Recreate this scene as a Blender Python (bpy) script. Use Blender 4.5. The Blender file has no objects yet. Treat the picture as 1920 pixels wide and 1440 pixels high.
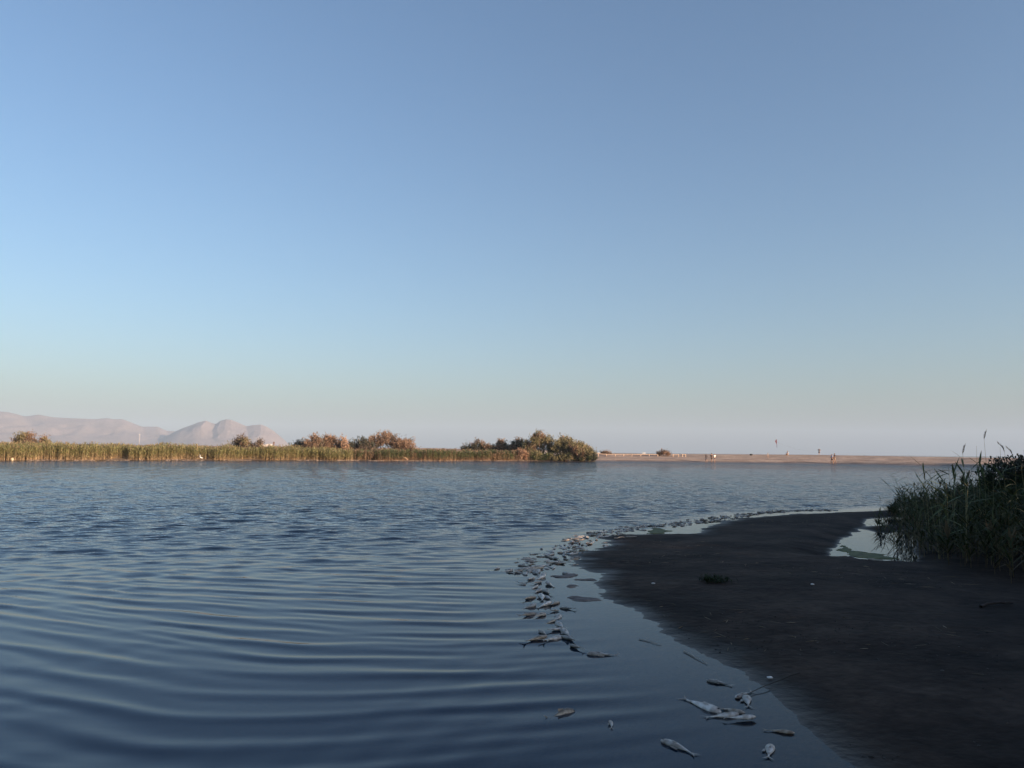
import bpy, math, random
import numpy as np
from mathutils import Vector, Matrix, Euler

random.seed(7)
rng = np.random.default_rng(11)
scene = bpy.context.scene
col = scene.collection
R = math.radians

# ------------------------------------------------------------------ camera
CAM_H, FPX = 1.65, 1440.0
PITCH, ROLL = R(5.02), R(0.55)
cam_data = bpy.data.cameras.new('camera')
cam_data.sensor_width = 36.0
cam_data.lens = 36.0 * FPX / 1920.0
cam_data.clip_start, cam_data.clip_end = 0.05, 40000
cam = bpy.data.objects.new('camera', cam_data)
col.objects.link(cam)
cam_rot = Matrix.Rotation(math.pi / 2 + PITCH, 3, 'X') @ Matrix.Rotation(ROLL, 3, 'Z')
cam.matrix_world = Matrix.Translation((0, 0, CAM_H)) @ cam_rot.to_4x4()
scene.camera = cam

# ------------------------------------------------------------------ sky, sun, exposure
SUN_AZ, SUN_EL = R(122), R(11.5)           # azimuth clockwise from +Y (the view direction)
world = bpy.data.worlds.new('World')
scene.world = world
world.use_nodes = True
wn, wl = world.node_tree.nodes, world.node_tree.links
sky = wn.new('ShaderNodeTexSky')
sky.sky_type = 'NISHITA'
sky.sun_disc = False
sky.sun_elevation = SUN_EL
sky.sun_rotation = SUN_AZ
sky.altitude = 0
sky.air_density = 1.05
sky.dust_density = 2.4
sky.ozone_density = 3.2
bg = wn['Background']
bg.inputs['Strength'].default_value = 0.10
wl.new(sky.outputs[0], bg.inputs[0])
sun_data = bpy.data.lights.new('sun', 'SUN')
sun_data.energy = 4.4
sun_data.angle = R(0.5)
sun_data.color = (1.0, 0.72, 0.50)
sun = bpy.data.objects.new('sun', sun_data)
col.objects.link(sun)
sun_dir = Vector((math.sin(SUN_AZ) * math.cos(SUN_EL), math.cos(SUN_AZ) * math.cos(SUN_EL), math.sin(SUN_EL)))
sun.rotation_euler = sun_dir.to_track_quat('Z', 'Y').to_euler()
sun.location = (40, -25, 20)
vs = scene.view_settings
vs.view_transform = 'Standard'
vs.look = 'None'
vs.exposure = 1.12
vs.gamma = 1.0
vs.use_curve_mapping = False
scene.cycles.use_denoising = True
scene.cycles.max_bounces = 6
scene.cycles.volume_bounces = 0

# ------------------------------------------------------------------ helpers
def ray(px, py):
    d = Vector(((px - 960) / FPX, -(py - 720) / FPX, -1.0))
    return cam_rot @ d

def ground(px, py, z=0.0):
    d = ray(px, py)
    t = (z - CAM_H) / d.z
    return Vector((d.x * t, d.y * t, z))

def at(px, py, Y):
    """point on the sight line of a pixel at distance Y along the view axis"""
    d = ray(px, py)
    t = Y / d.y
    return Vector((d.x * t, Y, CAM_H + d.z * t))

def azim(px, py=850):
    d = ray(px, py)
    return math.atan2(d.x, d.y)

def tag(o, label=None, cat=None, group=None, kind=None):
    if label: o['label'] = label
    if cat: o['category'] = cat
    if group: o['group'] = group
    if kind: o['kind'] = kind
    return o

def empty(name, loc=(0, 0, 0), rz=0.0):
    o = bpy.data.objects.new(name, None)
    o.empty_display_size = 0.1
    o.location = loc
    o.rotation_euler = (0, 0, rz)
    col.objects.link(o)
    return o

def link(name, me, parent=None):
    o = bpy.data.objects.new(name, me)
    col.objects.link(o)
    if parent is not None:
        o.parent = parent
    return o

def np_mesh(name, V, Q, mat=None, smooth=True, tint=None):
    """V (n,3) floats, Q (m,3 or 4) ints; tint (n,3) goes to the colour attribute 'tint'"""
    V = np.asarray(V, dtype=np.float32); Q = np.asarray(Q, dtype=np.int32)
    me = bpy.data.meshes.new(name)
    k = Q.shape[1]
    me.vertices.add(len(V)); me.vertices.foreach_set('co', V.ravel())
    me.loops.add(Q.size); me.loops.foreach_set('vertex_index', Q.ravel())
    me.polygons.add(len(Q))
    me.polygons.foreach_set('loop_start', np.arange(0, Q.size, k, dtype=np.int32))
    try:
        me.polygons.foreach_set('loop_total', np.full(len(Q), k, dtype=np.int32))
    except Exception:
        pass
    me.polygons.foreach_set('use_smooth', np.full(len(Q), smooth, dtype=bool))
    me.update(calc_edges=True)
    if tint is not None:
        a = me.color_attributes.new('tint', 'FLOAT_COLOR', 'POINT')
        c = np.ones((len(V), 4), dtype=np.float32)
        c[:, :3] = tint
        a.data.foreach_set('color', c.ravel())
    if mat: me.materials.append(mat)
    return me

def grid_faces(nr, nc):
    i = np.arange(nr * nc).reshape(nr, nc)
    return np.stack([i[:-1, :-1], i[:-1, 1:], i[1:, 1:], i[1:, :-1]], -1).reshape(-1, 4)

def _hash(ix, iy, s):
    h = (ix.astype(np.int64) * 374761393 + iy.astype(np.int64) * 668265263 + s * 1442695041) & 0xFFFFFFFF
    h = ((h ^ (h >> 13)) * 1274126177) & 0xFFFFFFFF
    return ((h ^ (h >> 16)) & 0xFFFFFF) / float(0xFFFFFF)

def vnoise(x, y, s=0):
    x = np.asarray(x, dtype=np.float64); y = np.asarray(y, dtype=np.float64)
    ix, iy = np.floor(x), np.floor(y)
    fx, fy = x - ix, y - iy
    fx = fx * fx * (3 - 2 * fx); fy = fy * fy * (3 - 2 * fy)
    a = _hash(ix, iy, s); b = _hash(ix + 1, iy, s); c = _hash(ix, iy + 1, s); d = _hash(ix + 1, iy + 1, s)
    return (a * (1 - fx) + b * fx) * (1 - fy) + (c * (1 - fx) + d * fx) * fy

def fbm(x, y, o=4, s=0):
    t = 0; a = 0.5; n = 0
    for k in range(o):
        c, d = math.cos(0.6 + 0.9 * k), math.sin(0.6 + 0.9 * k)
        t = t + a * vnoise((x * c - y * d) * 2 ** k, (x * d + y * c) * 2 ** k, s + k * 17); n += a; a *= 0.5
    return t / n            # 0..1

def sstep(a, b, x):
    t = np.clip((x - a) / (b - a), 0, 1)
    return t * t * (3 - 2 * t)

def sdf(x, y, poly):
    """signed distance to a closed polygon, positive inside"""
    P = np.asarray(poly, dtype=np.float64)
    d2 = np.full(np.shape(x), 1e18); inside = np.zeros(np.shape(x), dtype=bool)
    for i in range(len(P)):
        ax, ay = P[i]; bx, by = P[(i + 1) % len(P)]
        ex, ey = bx - ax, by - ay
        t = np.clip(((x - ax) * ex + (y - ay) * ey) / (ex * ex + ey * ey + 1e-12), 0, 1)
        d2 = np.minimum(d2, (x - ax - t * ex) ** 2 + (y - ay - t * ey) ** 2)
        c = ((ay > y) != (by > y))
        with np.errstate(divide='ignore', invalid='ignore'):
            xi = ax + (y - ay) * ex / (ey if ey != 0 else 1e-12)
        inside ^= c & (x < xi)
    d = np.sqrt(d2)
    return np.where(inside, d, -d)

# ------------------------------------------------------------------ materials
def new_mat(name):
    m = bpy.data.materials.new(name); m.use_nodes = True
    nt = m.node_tree
    return m, nt.nodes, nt.links, nt.nodes['Principled BSDF']

def plain(name, c, rough=0.7, noise=0.0, scale=8.0, spec=0.3):
    m, n, l, b = new_mat(name)
    b.inputs['Roughness'].default_value = rough
    b.inputs['Specular IOR Level'].default_value = spec
    if noise:
        tc = n.new('ShaderNodeTexCoord'); no = n.new('ShaderNodeTexNoise')
        no.inputs['Scale'].default_value = scale; no.inputs['Detail'].default_value = 5
        l.new(tc.outputs['Object'], no.inputs['Vector'])
        r = n.new('ShaderNodeValToRGB')
        r.color_ramp.elements[0].position = 0.3; r.color_ramp.elements[1].position = 0.7
        r.color_ramp.elements[0].color = (*[v * (1 - noise) for v in c], 1)
        r.color_ramp.elements[1].color = (*[min(1, v * (1 + noise)) for v in c], 1)
        l.new(no.outputs['Fac'], r.inputs['Fac']); l.new(r.outputs['Color'], b.inputs['Base Color'])
    else:
        b.inputs['Base Color'].default_value = (*c, 1)
    return m

def tint_mat(name, rough=0.65, translucent=0.0, spec=0.3, vary=0.0):
    """base colour read from the 'tint' attribute (the piece's own pigment)"""
    m, n, l, b = new_mat(name)
    a = n.new('ShaderNodeAttribute'); a.attribute_name = 'tint'
    src = a.outputs['Color']
    if vary:
        oi = n.new('ShaderNodeObjectInfo'); mr = n.new('ShaderNodeMapRange')
        mr.inputs['To Min'].default_value = 1 - vary; mr.inputs['To Max'].default_value = 1 + vary
        l.new(oi.outputs['Random'], mr.inputs['Value'])
        vm = n.new('ShaderNodeVectorMath'); vm.operation = 'SCALE'
        l.new(src, vm.inputs[0]); l.new(mr.outputs[0], vm.inputs['Scale']); src = vm.outputs[0]
    l.new(src, b.inputs['Base Color'])
    b.inputs['Roughness'].default_value = rough
    b.inputs['Specular IOR Level'].default_value = spec
    if translucent:
        t = n.new('ShaderNodeBsdfTranslucent'); l.new(src, t.inputs['Color'])
        mx = n.new('ShaderNodeMixShader'); mx.inputs[0].default_value = translucent
        l.new(b.outputs[0], mx.inputs[1]); l.new(t.outputs[0], mx.inputs[2])
        l.new(mx.outputs[0], n['Material Output'].inputs['Surface'])
    return m

def make_water(name, base, bump_scale, strength, near=None):
    """Fresnel mirror over a dark turbid body; tint.r = wind roughening, tint.g = how far the water hides its bed"""
    m, n, l, b = new_mat(name)
    n.remove(b)
    g = n.new('ShaderNodeNewGeometry')
    mp = n.new('ShaderNodeMapping'); mp.inputs['Scale'].default_value = (bump_scale * 0.45, bump_scale, 1)
    l.new(g.outputs['Position'], mp.inputs['Vector'])
    no = n.new('ShaderNodeTexNoise'); no.inputs['Scale'].default_value = 1.0; no.inputs['Detail'].default_value = 3
    l.new(mp.outputs[0], no.inputs['Vector'])
    bu = n.new('ShaderNodeBump'); bu.inputs['Distance'].default_value = 0.05
    l.new(no.outputs['Fac'], bu.inputs['Height'])
    fr = n.new('ShaderNodeFresnel'); fr.inputs['IOR'].default_value = 1.333
    gl = n.new('ShaderNodeBsdfGlossy'); gl.inputs['Roughness'].default_value = 0.03
    df = n.new('ShaderNodeBsdfDiffuse'); df.inputs['Color'].default_value = (*base, 1)
    tr = n.new('ShaderNodeBsdfTransparent'); tr.inputs['Color'].default_value = (0.75, 0.80, 0.78, 1)
    body = n.new('ShaderNodeMixShader'); mix = n.new('ShaderNodeMixShader')
    body.inputs[0].default_value = 1.0
    if near:
        a = n.new('ShaderNodeAttribute'); a.attribute_name = 'tint'
        s = n.new('ShaderNodeSeparateColor'); l.new(a.outputs['Color'], s.inputs[0])
        mu = n.new('ShaderNodeMath'); mu.operation = 'MULTIPLY'; mu.inputs[1].default_value = strength
        l.new(s.outputs[0], mu.inputs[0]); l.new(mu.outputs[0], bu.inputs['Strength'])
        l.new(s.outputs[1], body.inputs[0])
    else:
        bu.inputs['Strength'].default_value = strength
    for nd in (fr, gl):
        l.new(bu.outputs[0], nd.inputs['Normal'])
    l.new(tr.outputs[0], body.inputs[1]); l.new(df.outputs[0], body.inputs[2])
    l.new(fr.outputs[0], mix.inputs[0]); l.new(body.outputs[0], mix.inputs[1]); l.new(gl.outputs[0], mix.inputs[2])
    l.new(mix.outputs[0], n['Material Output'].inputs['Surface'])
    return m

def make_sand(name, c1, c2, c3, scale, bump, rough=0.85, wet=None):
    """three-tone sand; wet = (z0, z1) band in which the sand is wet (darker, glossier)"""
    m, n, l, b = new_mat(name)
    g = n.new('ShaderNodeNewGeometry')
    n1 = n.new('ShaderNodeTexNoise'); n1.inputs['Scale'].default_value = scale; n1.inputs['Detail'].default_value = 8
    n1.inputs['Roughness'].default_value = 0.62
    n2 = n.new('ShaderNodeTexNoise'); n2.inputs['Scale'].default_value = scale * 14; n2.inputs['Detail'].default_value = 4
    l.new(g.outputs['Position'], n1.inputs['Vector']); l.new(g.outputs['Position'], n2.inputs['Vector'])
    r = n.new('ShaderNodeValToRGB'); e = r.color_ramp.elements
    e[0].position = 0.34; e[0].color = (*c1, 1); e[1].position = 0.68; e[1].color = (*c3, 1)
    k = e.new(0.5); k.color = (*c2, 1)
    l.new(n1.outputs['Fac'], r.inputs['Fac'])
    r2 = n.new('ShaderNodeMapRange'); r2.inputs['From Min'].default_value = 0.3; r2.inputs['From Max'].default_value = 0.7
    r2.inputs['To Min'].default_value = 0.72; r2.inputs['To Max'].default_value = 1.25
    l.new(n2.outputs['Fac'], r2.inputs['Value'])
    vm = n.new('ShaderNodeVectorMath'); vm.operation = 'SCALE'
    l.new(r.outputs['Color'], vm.inputs[0]); l.new(r2.outputs[0], vm.inputs['Scale'])
    src = vm.outputs[0]
    b.inputs['Roughness'].default_value = rough
    b.inputs['Specular IOR Level'].default_value = 0.12
    if wet:
        s = n.new('ShaderNodeSeparateXYZ'); l.new(g.outputs['Position'], s.inputs[0])
        w = n.new('ShaderNodeMapRange'); w.inputs['From Min'].default_value = wet[0]; w.inputs['From Max'].default_value = wet[1]
        w.inputs['To Min'].default_value = 0.36; w.inputs['To Max'].default_value = 1.0
        l.new(s.outputs['Z'], w.inputs['Value'])
        v2 = n.new('ShaderNodeVectorMath'); v2.operation = 'SCALE'
        l.new(src, v2.inputs[0]); l.new(w.outputs[0], v2.inputs['Scale']); src = v2.outputs[0]
        w2 = n.new('ShaderNodeMapRange'); w2.inputs['From Min'].default_value = wet[0]; w2.inputs['From Max'].default_value = wet[1]
        w2.inputs['To Min'].default_value = 0.42; w2.inputs['To Max'].default_value = rough
        l.new(s.outputs['Z'], w2.inputs['Value']); l.new(w2.outputs[0], b.inputs['Roughness'])
        w3 = n.new('ShaderNodeMapRange'); w3.inputs['From Min'].default_value = wet[0]; w3.inputs['From Max'].default_value = wet[1] * 0.6
        w3.inputs['To Min'].default_value = 0.32; w3.inputs['To Max'].default_value = 0.12
        l.new(s.outputs['Z'], w3.inputs['Value']); l.new(w3.outputs[0], b.inputs['Specular IOR Level'])
    l.new(src, b.inputs['Base Color'])
    bu = n.new('ShaderNodeBump'); bu.inputs['Strength'].default_value = bump; bu.inputs['Distance'].default_value = 0.03
    ad = n.new('ShaderNodeMath'); ad.operation = 'ADD'
    l.new(n1.outputs['Fac'], ad.inputs[0]); l.new(n2.outputs['Fac'], ad.inputs[1])
    l.new(ad.outputs[0], bu.inputs['Height']); l.new(bu.outputs[0], b.inputs['Normal'])
    return m

M = {}
M['lake'] = make_water('lake_water', (0.008, 0.020, 0.040), 7.0, 1.0, near=True)
M['sea'] = make_water('sea_water', (0.012, 0.03, 0.045), 0.6, 1.0)
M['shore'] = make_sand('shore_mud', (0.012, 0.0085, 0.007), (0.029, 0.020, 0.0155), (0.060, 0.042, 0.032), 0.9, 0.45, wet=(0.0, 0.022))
M['beach'] = make_sand('beach_sand', (0.24, 0.175, 0.135), (0.36, 0.27, 0.21), (0.45, 0.35, 0.28), 0.30, 1.0, wet=(0.12, 0.40))
M['leaf'] = tint_mat('reed_leaf', 0.6, 0.3, spec=0.15)
M['leaf_obj'] = tint_mat('reed_leaf_single', 0.55, 0.25, vary=0.3)
M['tamarisk'] = tint_mat('tamarisk_foliage', 0.8, 0.15)
M['bark'] = plain('bark', (0.16, 0.11, 0.085), 0.9, 0.35, 6)
M['fish'] = None
M['wood'] = plain('pale_wood', (0.42, 0.31, 0.24), 0.8, 0.2, 4)
M['white'] = plain('white_paint', (0.75, 0.73, 0.70), 0.7, 0.06, 0.5)
M['plaster'] = plain('weathered_plaster', (0.55, 0.50, 0.46), 0.85, 0.1, 0.6)
M['dark'] = plain('dark_cloth', (0.018, 0.018, 0.025), 0.85)
M['stick'] = plain('driftwood', (0.32, 0.28, 0.24), 0.85, 0.3, 12)

# ------------------------------------------------------------------ near shore (the spit): heightfield
def gp(px, py):
    v = ground(px, py); return (v.x, v.y)
edge_px = [(1640, 1470), (1605, 1440), (1545, 1385), (1490, 1335), (1435, 1292), (1372, 1252), (1310, 1222), (1250, 1190),
           (1215, 1162), (1160, 1135), (1122, 1104), (1118, 1082), (1072, 1056), (1095, 1040), (1136, 1022), (1132, 1008),
           (1200, 1001), (1310, 999), (1335, 989), (1362, 979), (1420, 969), (1470, 965), (1560, 962), (1650, 958), (1720, 955)]
LAND = [gp(*p) for p in edge_px] + [(20, 27), (40, 36), (95, 60), (95, -45), (-60, -45), (-60, -8), (-8, -3.5), (-2.5, -0.8),
        (-0.2, 0.5), (0.9, 1.6), (1.5, 2.9)]
POOL = [gp(*p) for p in [(1538, 1046), (1572, 1016), (1600, 992), (1640, 972), (1700, 969), (1735, 975), (1725, 1010), (1722, 1052),
        (1690, 1060), (1640, 1056), (1600, 1040)]]
ISLE = [gp(*p) for p in [(1620, 991), (1650, 984), (1690, 985), (1705, 992), (1670, 998), (1630, 997)]]

def near_height(x, y):
    q = 0.25 + 0.75 * sstep(4.5, 11, np.hypot(x, y))
    wx = x + q * 0.55 * (fbm(x * 0.8, y * 0.8, 4, 3) - 0.5) + q * 0.16 * (fbm(x * 4, y * 4, 3, 9) - 0.5)
    wy = y + q * 0.7 * (fbm(x * 0.8, y * 0.8, 4, 5) - 0.5) + q * 0.22 * (fbm(x * 3, y * 5, 3, 8) - 0.5)
    d = sdf(wx, wy, LAND)
    z = np.where(d > 0, 0.010 + 0.14 * (1 - np.exp(-d / 2.2)) , 0.045 * d)
    z = np.where(d > 0, np.minimum(z, 0.05 * d + 0.002), z)
    z = z + 0.07 * sstep(3, 14, d) + 0.25 * sstep(8, 40, d)
    z = np.maximum(z, -0.8)
    land = sstep(0.05, 0.9, d)
    z = z + land * (0.05 * (fbm(x * 0.9, y * 0.9, 4, 21) - 0.5) + 0.016 * (fbm(x * 5, y * 5, 4, 22) - 0.5))
    z = z + q * (1 - land) * (0.030 * (fbm(x * 1.3, y * 3.2, 5, 31) - 0.5) + 0.012 * (fbm(x * 6, y * 9, 3, 32) - 0.5))
    p = sdf(wx, wy, POOL)
    z = z - sstep(-0.9, 0.5, p) * (z + 0.05)
    isl = sdf(wx, wy, ISLE)
    z = z + sstep(-0.35, 0.25, isl) * 0.075 * (p > -0.2)
    return z

def axis(segs):
    out = []
    for a, b, n in segs:
        out.append(np.linspace(a, b, n, endpoint=False))
    out.append([segs[-1][1]])
    return np.concatenate(out)
xs = axis([(-60, -8, 20), (-8, -0.5, 40), (-0.5, 8, 240), (8, 15, 120), (15, 30, 50), (30, 95, 30)])
ys = axis([(-45, -4, 20), (-4, 3, 45), (3, 12, 260), (12, 25, 230), (25, 36, 40), (36, 60, 16)])
GX, GY = np.meshgrid(xs, ys)
GZ = near_height(GX, GY)
me = np_mesh('shore_ground', np.stack([GX, GY, GZ], -1).reshape(-1, 3), grid_faces(*GX.shape), M['shore'])
shore = tag(link('shore_ground', me), 'dark wet sand spit in shade running out into the lagoon', 'ground', kind='structure')

def nz(x, y):
    return float(near_height(np.array([x]), np.array([y]))[0])

# ------------------------------------------------------------------ far bank, plain and beach: polar heightfield
bank_px = [(-900, 864), (0, 863.5), (545, 863.5), (660, 864), (800, 864.5), (1000, 864.5), (1112, 865.5), (1340, 868), (1560, 870.8), (1760, 875), (1880, 879), (2300, 892)]
BANK = []
for p in bank_px:
    v = ground(*p); BANK.append((math.atan2(v.x, v.y), math.hypot(v.x, v.y)))
BT = np.array([b[0] for b in BANK]); BR = np.array([b[1] for b in BANK])
BEACH0 = azim(1040); BEACH1 = azim(1150)

def bank_r(th):
    return np.interp(th, BT, BR)

def far_height(x, y):
    th = np.arctan2(x, y); r = np.hypot(x, y)
    s = r - bank_r(th) + 1.2 * (fbm(x * 0.15, y * 0.15, 3, 41) - 0.5) + 0.5 * (fbm(x * 0.8, y * 0.8, 2, 43) - 0.5)
    b = sstep(BEACH0, BEACH1, th)                       # 0 reed bank, 1 open beach
    land = np.where(s < 0, 0.12 * s, 0.25 * sstep(0, 2.5, s) + 0.25 * sstep(6, 16, s) + 0.55 * sstep(12, 40, s) + 1.25 * sstep(25, 85, s) + 5.0 * sstep(120, 2500, s))
    land = land + sstep(10, 40, s) * 0.35 * (fbm(x * 0.06, y * 0.06, 4, 44) - 0.5)
    crest = np.interp(th, [azim(1050), azim(1110), azim(1240), azim(1340), azim(1500), azim(1700), azim(1880)], [1.55, 1.5, 1.42, 1.48, 1.55, 1.42, 1.34])
    up = 0.55 * sstep(0, 5, s) + (crest - 0.55) * sstep(3, 34, s)
    dn = (crest + 1.6) * sstep(48, 110, s)
    bz = np.where(s < 0, 0.12 * s, up - dn)
    bz = bz + sstep(2, 8, s) * (1 - sstep(22, 36, s)) * (0.30 * (fbm(x * 0.22, y * 0.22, 4, 45) - 0.5) + 0.16 * (fbm(x * 0.9, y * 0.9, 3, 46) - 0.5))
    sea_side = sstep(azim(790), azim(1000), th)          # the coast: beyond this the land ends in the sea
    land = land - (land + 2.0) * sea_side * sstep(70, 160, s)
    land = land - (land + 2.0) * sstep(azim(560), azim(780), th) * sstep(500, 1500, s)
    z = land * (1 - b) + bz * b
    return np.maximum(z, -2.5)

th = np.linspace(R(-64), R(64), 520)
rr = np.concatenate([np.linspace(78, 175, 230), np.geomspace(176, 9000, 90)])
TT, RR = np.meshgrid(th, rr)
FX, FY = RR * np.sin(TT), RR * np.cos(TT)
FZ = far_height(FX, FY)
me = np_mesh('beach', np.stack([FX, FY, FZ], -1).reshape(-1, 3), grid_faces(*FX.shape), M['beach'])
tag(link('beach', me), 'sunlit pebbly sand beach and flat land across the lagoon', 'beach', kind='structure')

def fz(x, y):
    return float(far_height(np.array([x]), np.array([y]))[0])

# ------------------------------------------------------------------ sea behind the beach
th = np.linspace(R(-64), R(64), 60); rr = np.geomspace(150, 14000, 60)
TT, RR = np.meshgrid(th, rr)
me = np_mesh('sea', np.stack([RR * np.sin(TT), RR * np.cos(TT), np.full_like(RR, -0.15)], -1).reshape(-1, 3), grid_faces(*RR.shape), M['sea'])
tag(link('sea', me), 'thin dark line of open sea behind the beach', 'sea', kind='structure')

# ------------------------------------------------------------------ lagoon water: real waves
def lake_height(x, y):
    r = np.hypot(x, y)
    dl = -sdf(x, y, LAND)                              # distance from the near shore
    open_ = sstep(0.35, 2.2, dl)
    lo = fbm(x * 0.35, y * 0.5, 3, 61)
    lo2 = fbm(x * 0.12 + 9, y * 0.2, 3, 62)
    # long curved swell running in towards the near shore
    Rc = 4.6 + 0.9 * np.maximum(y - 5, 0)
    s = y - (np.sqrt(Rc ** 2 + (x + 1.6) ** 2) - Rc)
    s = s + 0.55 * (lo - 0.5) + 0.16 * (fbm(x * 0.9, y * 1.4, 2, 63) - 0.5)
    near = 1 - 0.75 * sstep(9, 22, r)
    a1 = 0.0040 * near * (0.35 + 1.3 * lo2) * (0.55 + 0.9 * fbm(x * 0.45 + 3, y * 0.9, 2, 67))
    ph = 2 * math.pi * s / 0.44
    z = a1 * 2.0 * (((1 + np.sin(ph)) / 2) ** 2.4 - 0.33)
    z += 0.0020 * near * np.sin(2 * math.pi * (s - 0.05 * x) / 0.83 + 0.7) * (0.4 + fbm(x * 0.3, y * 0.5, 2, 68))
    z += 0.0024 * near * np.sin(2 * math.pi * (s * 1.0 + 0.12 * x) / 0.36 + 1.1 + 2 * lo) * sstep(0.3, 0.7, fbm(x * 0.5, y * 0.8, 2, 66))
    z += 0.0012 * near * np.sin(2 * math.pi * (s + 0.18 * x) / 0.22 + 4 * lo) * sstep(5.0, 9.0, r)
    z += 0.0009 * np.sin(2 * math.pi * (0.5 * s - 0.75 * x + 0.6 * lo) / 0.31) * sstep(0.45, 0.75, fbm(x * 0.6 + 7, y * 0.6, 2, 69)) * near
    # wind chop further out
    far = sstep(7.5, 20, r)
    gust = 0.70 + 0.6 * fbm(x * 0.05, y * 0.11, 4, 64)
    rg = np.random.default_rng(5)
    chop = np.zeros_like(x)
    wx = 0.35 * (fbm(x * 0.6, y * 0.6, 2, 71) - 0.5); wy = 0.35 * (fbm(x * 0.6, y * 0.6, 2, 72) - 0.5)
    lam = np.geomspace(0.24, 1.0, 28)
    for i, L in enumerate(lam):
        a = rg.normal(R(-12), R(24)); p = rg.uniform(0, 6.28)
        kx, ky = math.sin(a) * 2 * math.pi / L, math.cos(a) * 2 * math.pi / L
        slope = 0.044 * (1.0 if L < 0.6 else 0.6)
        fade = 1 - sstep(0.20, 0.42, 0.0036 * r / L)
        chop += slope * L / (2 * math.pi) * np.sin(kx * (x + wx) + ky * (y + wy) + p) * fade
    z = z + chop * far * gust
    return z * open_, open_ * (0.02 + 0.98 * sstep(9, 24, r))

th = np.linspace(R(-58), R(52), 470)
rr = np.geomspace(2.2, 150, 1180)
TT, RR = np.meshgrid(th, rr)
WX, WY = RR * np.sin(TT), RR * np.cos(TT)
WZ, WB = lake_height(WX, WY)
tint = np.zeros((WX.size, 3), dtype=np.float32); tint[:, 0] = WB.ravel()
depth = np.full(WX.shape, 1.0)
k = (WX > -4) & (WX < 22) & (WY < 34)
depth[k] = np.maximum(-near_height(WX[k], WY[k]), 0)
tint[:, 1] = (1 - np.exp(-depth / 0.035)).ravel()
me = np_mesh('lagoon_water', np.stack([WX, WY, WZ], -1).reshape(-1, 3), grid_faces(*WX.shape), M['lake'], tint=tint)
tag(link('lagoon_water', me), 'rippled blue lagoon water filling the middle of the view', 'water', kind='structure')

# ------------------------------------------------------------------ mountains
def mountain(name, label, prof, dist, depth, seed, extra):
    pxs = np.array([p[0] for p in prof], float); pys = np.array([p[1] for p in prof], float)
    n = 360; m = 60
    px = np.linspace(pxs[0], pxs[-1], n)
    py = np.interp(px, pxs, pys)
    az = np.array([azim(a, b) for a, b in zip(px, py)])
    el = np.array([(lambda d: d.z / math.hypot(d.x, d.y))(ray(a, b)) for a, b in zip(px, py)])
    top = np.maximum(dist * el + CAM_H, 0) 
    t = np.linspace(-1, 1, m)
    A, T = np.meshgrid(az, t)
    r = dist + T * depth
    wob = 0.030 * (fbm(A * 14 + seed, T * 1.3 + 5, 3, seed + 9) - 0.5) * np.abs(T) * 2 - 0.012 * T * np.sin(A * 60)
    H = np.interp((A + wob).ravel(), az, top).reshape(A.shape)
    X, Y = r * np.sin(A), r * np.cos(A)
    rid = np.abs(fbm(X / 420 + seed, Y / 900, 5, seed) - 0.5) * 2
    rid2 = np.abs(fbm(X / 150 + seed, Y / 400, 4, seed + 5) - 0.5) * 2
    shape = (1 - np.abs(T)) ** 1.15
    gully = np.clip(np.abs(T) * 2.2, 0, 1) * (1 - np.abs(T)) * 1.3
    Z = H * (shape - gully * (0.30 * rid + 0.16 * rid2 - 0.12)) - 12 * (np.abs(T) > 0.97) - 1
    Z = np.minimum(Z, np.tile(top, (m, 1)) * (r / dist) * 0.999)
    me = np_mesh(name, np.stack([X, Y, Z], -1).reshape(-1, 3), grid_faces(m, n), M['rock'])
    o = tag(link(name, me), label, 'mountain', kind='structure')
    return o
M['rock'] = make_sand('mountain_rock', (0.24, 0.195, 0.185), (0.28, 0.225, 0.212), (0.32, 0.26, 0.24), 0.006, 0.0)
mountain('mountain_range', 'long hazy pinkish mountain range rising behind the reeds',
         [(-900, 800), (-500, 772), (-200, 776), (-60, 768), (0, 770), (14, 771), (30, 775), (46, 780), (60, 778), (72, 776), (86, 779), (100, 781), (135, 783), (180, 785), (200, 783),
          (214, 785), (230, 785), (250, 793), (265, 799), (280, 799), (296, 799), (312, 807), (330, 808), (360, 818), (390, 830), (420, 845)], 7000, 1500, 3, 0)
mountain('mountain', 'steep hazy headland with two rounded summits falling to the sea',
         [(240, 846), (270, 836), (300, 822), (318, 814), (330, 808), (345, 801), (360, 796), (372, 791), (387, 787.5), (397, 792), (405, 794), (413, 788), (424, 785), (433, 786),
          (446, 791), (462, 798), (475, 796), (490, 795), (500, 799), (513, 807), (525, 817), (536, 827), (548, 840), (560, 850)], 6200, 900, 9, 0)

# ------------------------------------------------------------------ haze
m = bpy.data.materials.new('haze_air'); m.use_nodes = True
nt = m.node_tree
for nd in list(nt.nodes):
    if nd.type == 'BSDF_PRINCIPLED': nt.nodes.remove(nd)
pv = nt.nodes.new('ShaderNodeVolumePrincipled')
pv.inputs['Color'].default_value = (0.62, 0.79, 1.0, 1)
pv.inputs['Density'].default_value = 1.1e-4
pv.inputs['Anisotropy'].default_value = -0.06
nt.links.new(pv.outputs[0], nt.nodes['Material Output'].inputs['Volume'])
x0, x1, y0, y1, z0, z1 = -14500, 14500, -60, 14500, -4, 460
V = [(x, y, z) for z in (z0, z1) for y in (y0, y1) for x in (x0, x1)]
Q = [(0, 2, 3, 1), (4, 5, 7, 6), (0, 1, 5, 4), (2, 6, 7, 3), (0, 4, 6, 2), (1, 3, 7, 5)]
me = np_mesh('haze', V, Q, m, smooth=False)
tag(link('haze', me), 'pale evening haze over the lagoon and mountains', 'haze', kind='stuff')

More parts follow.
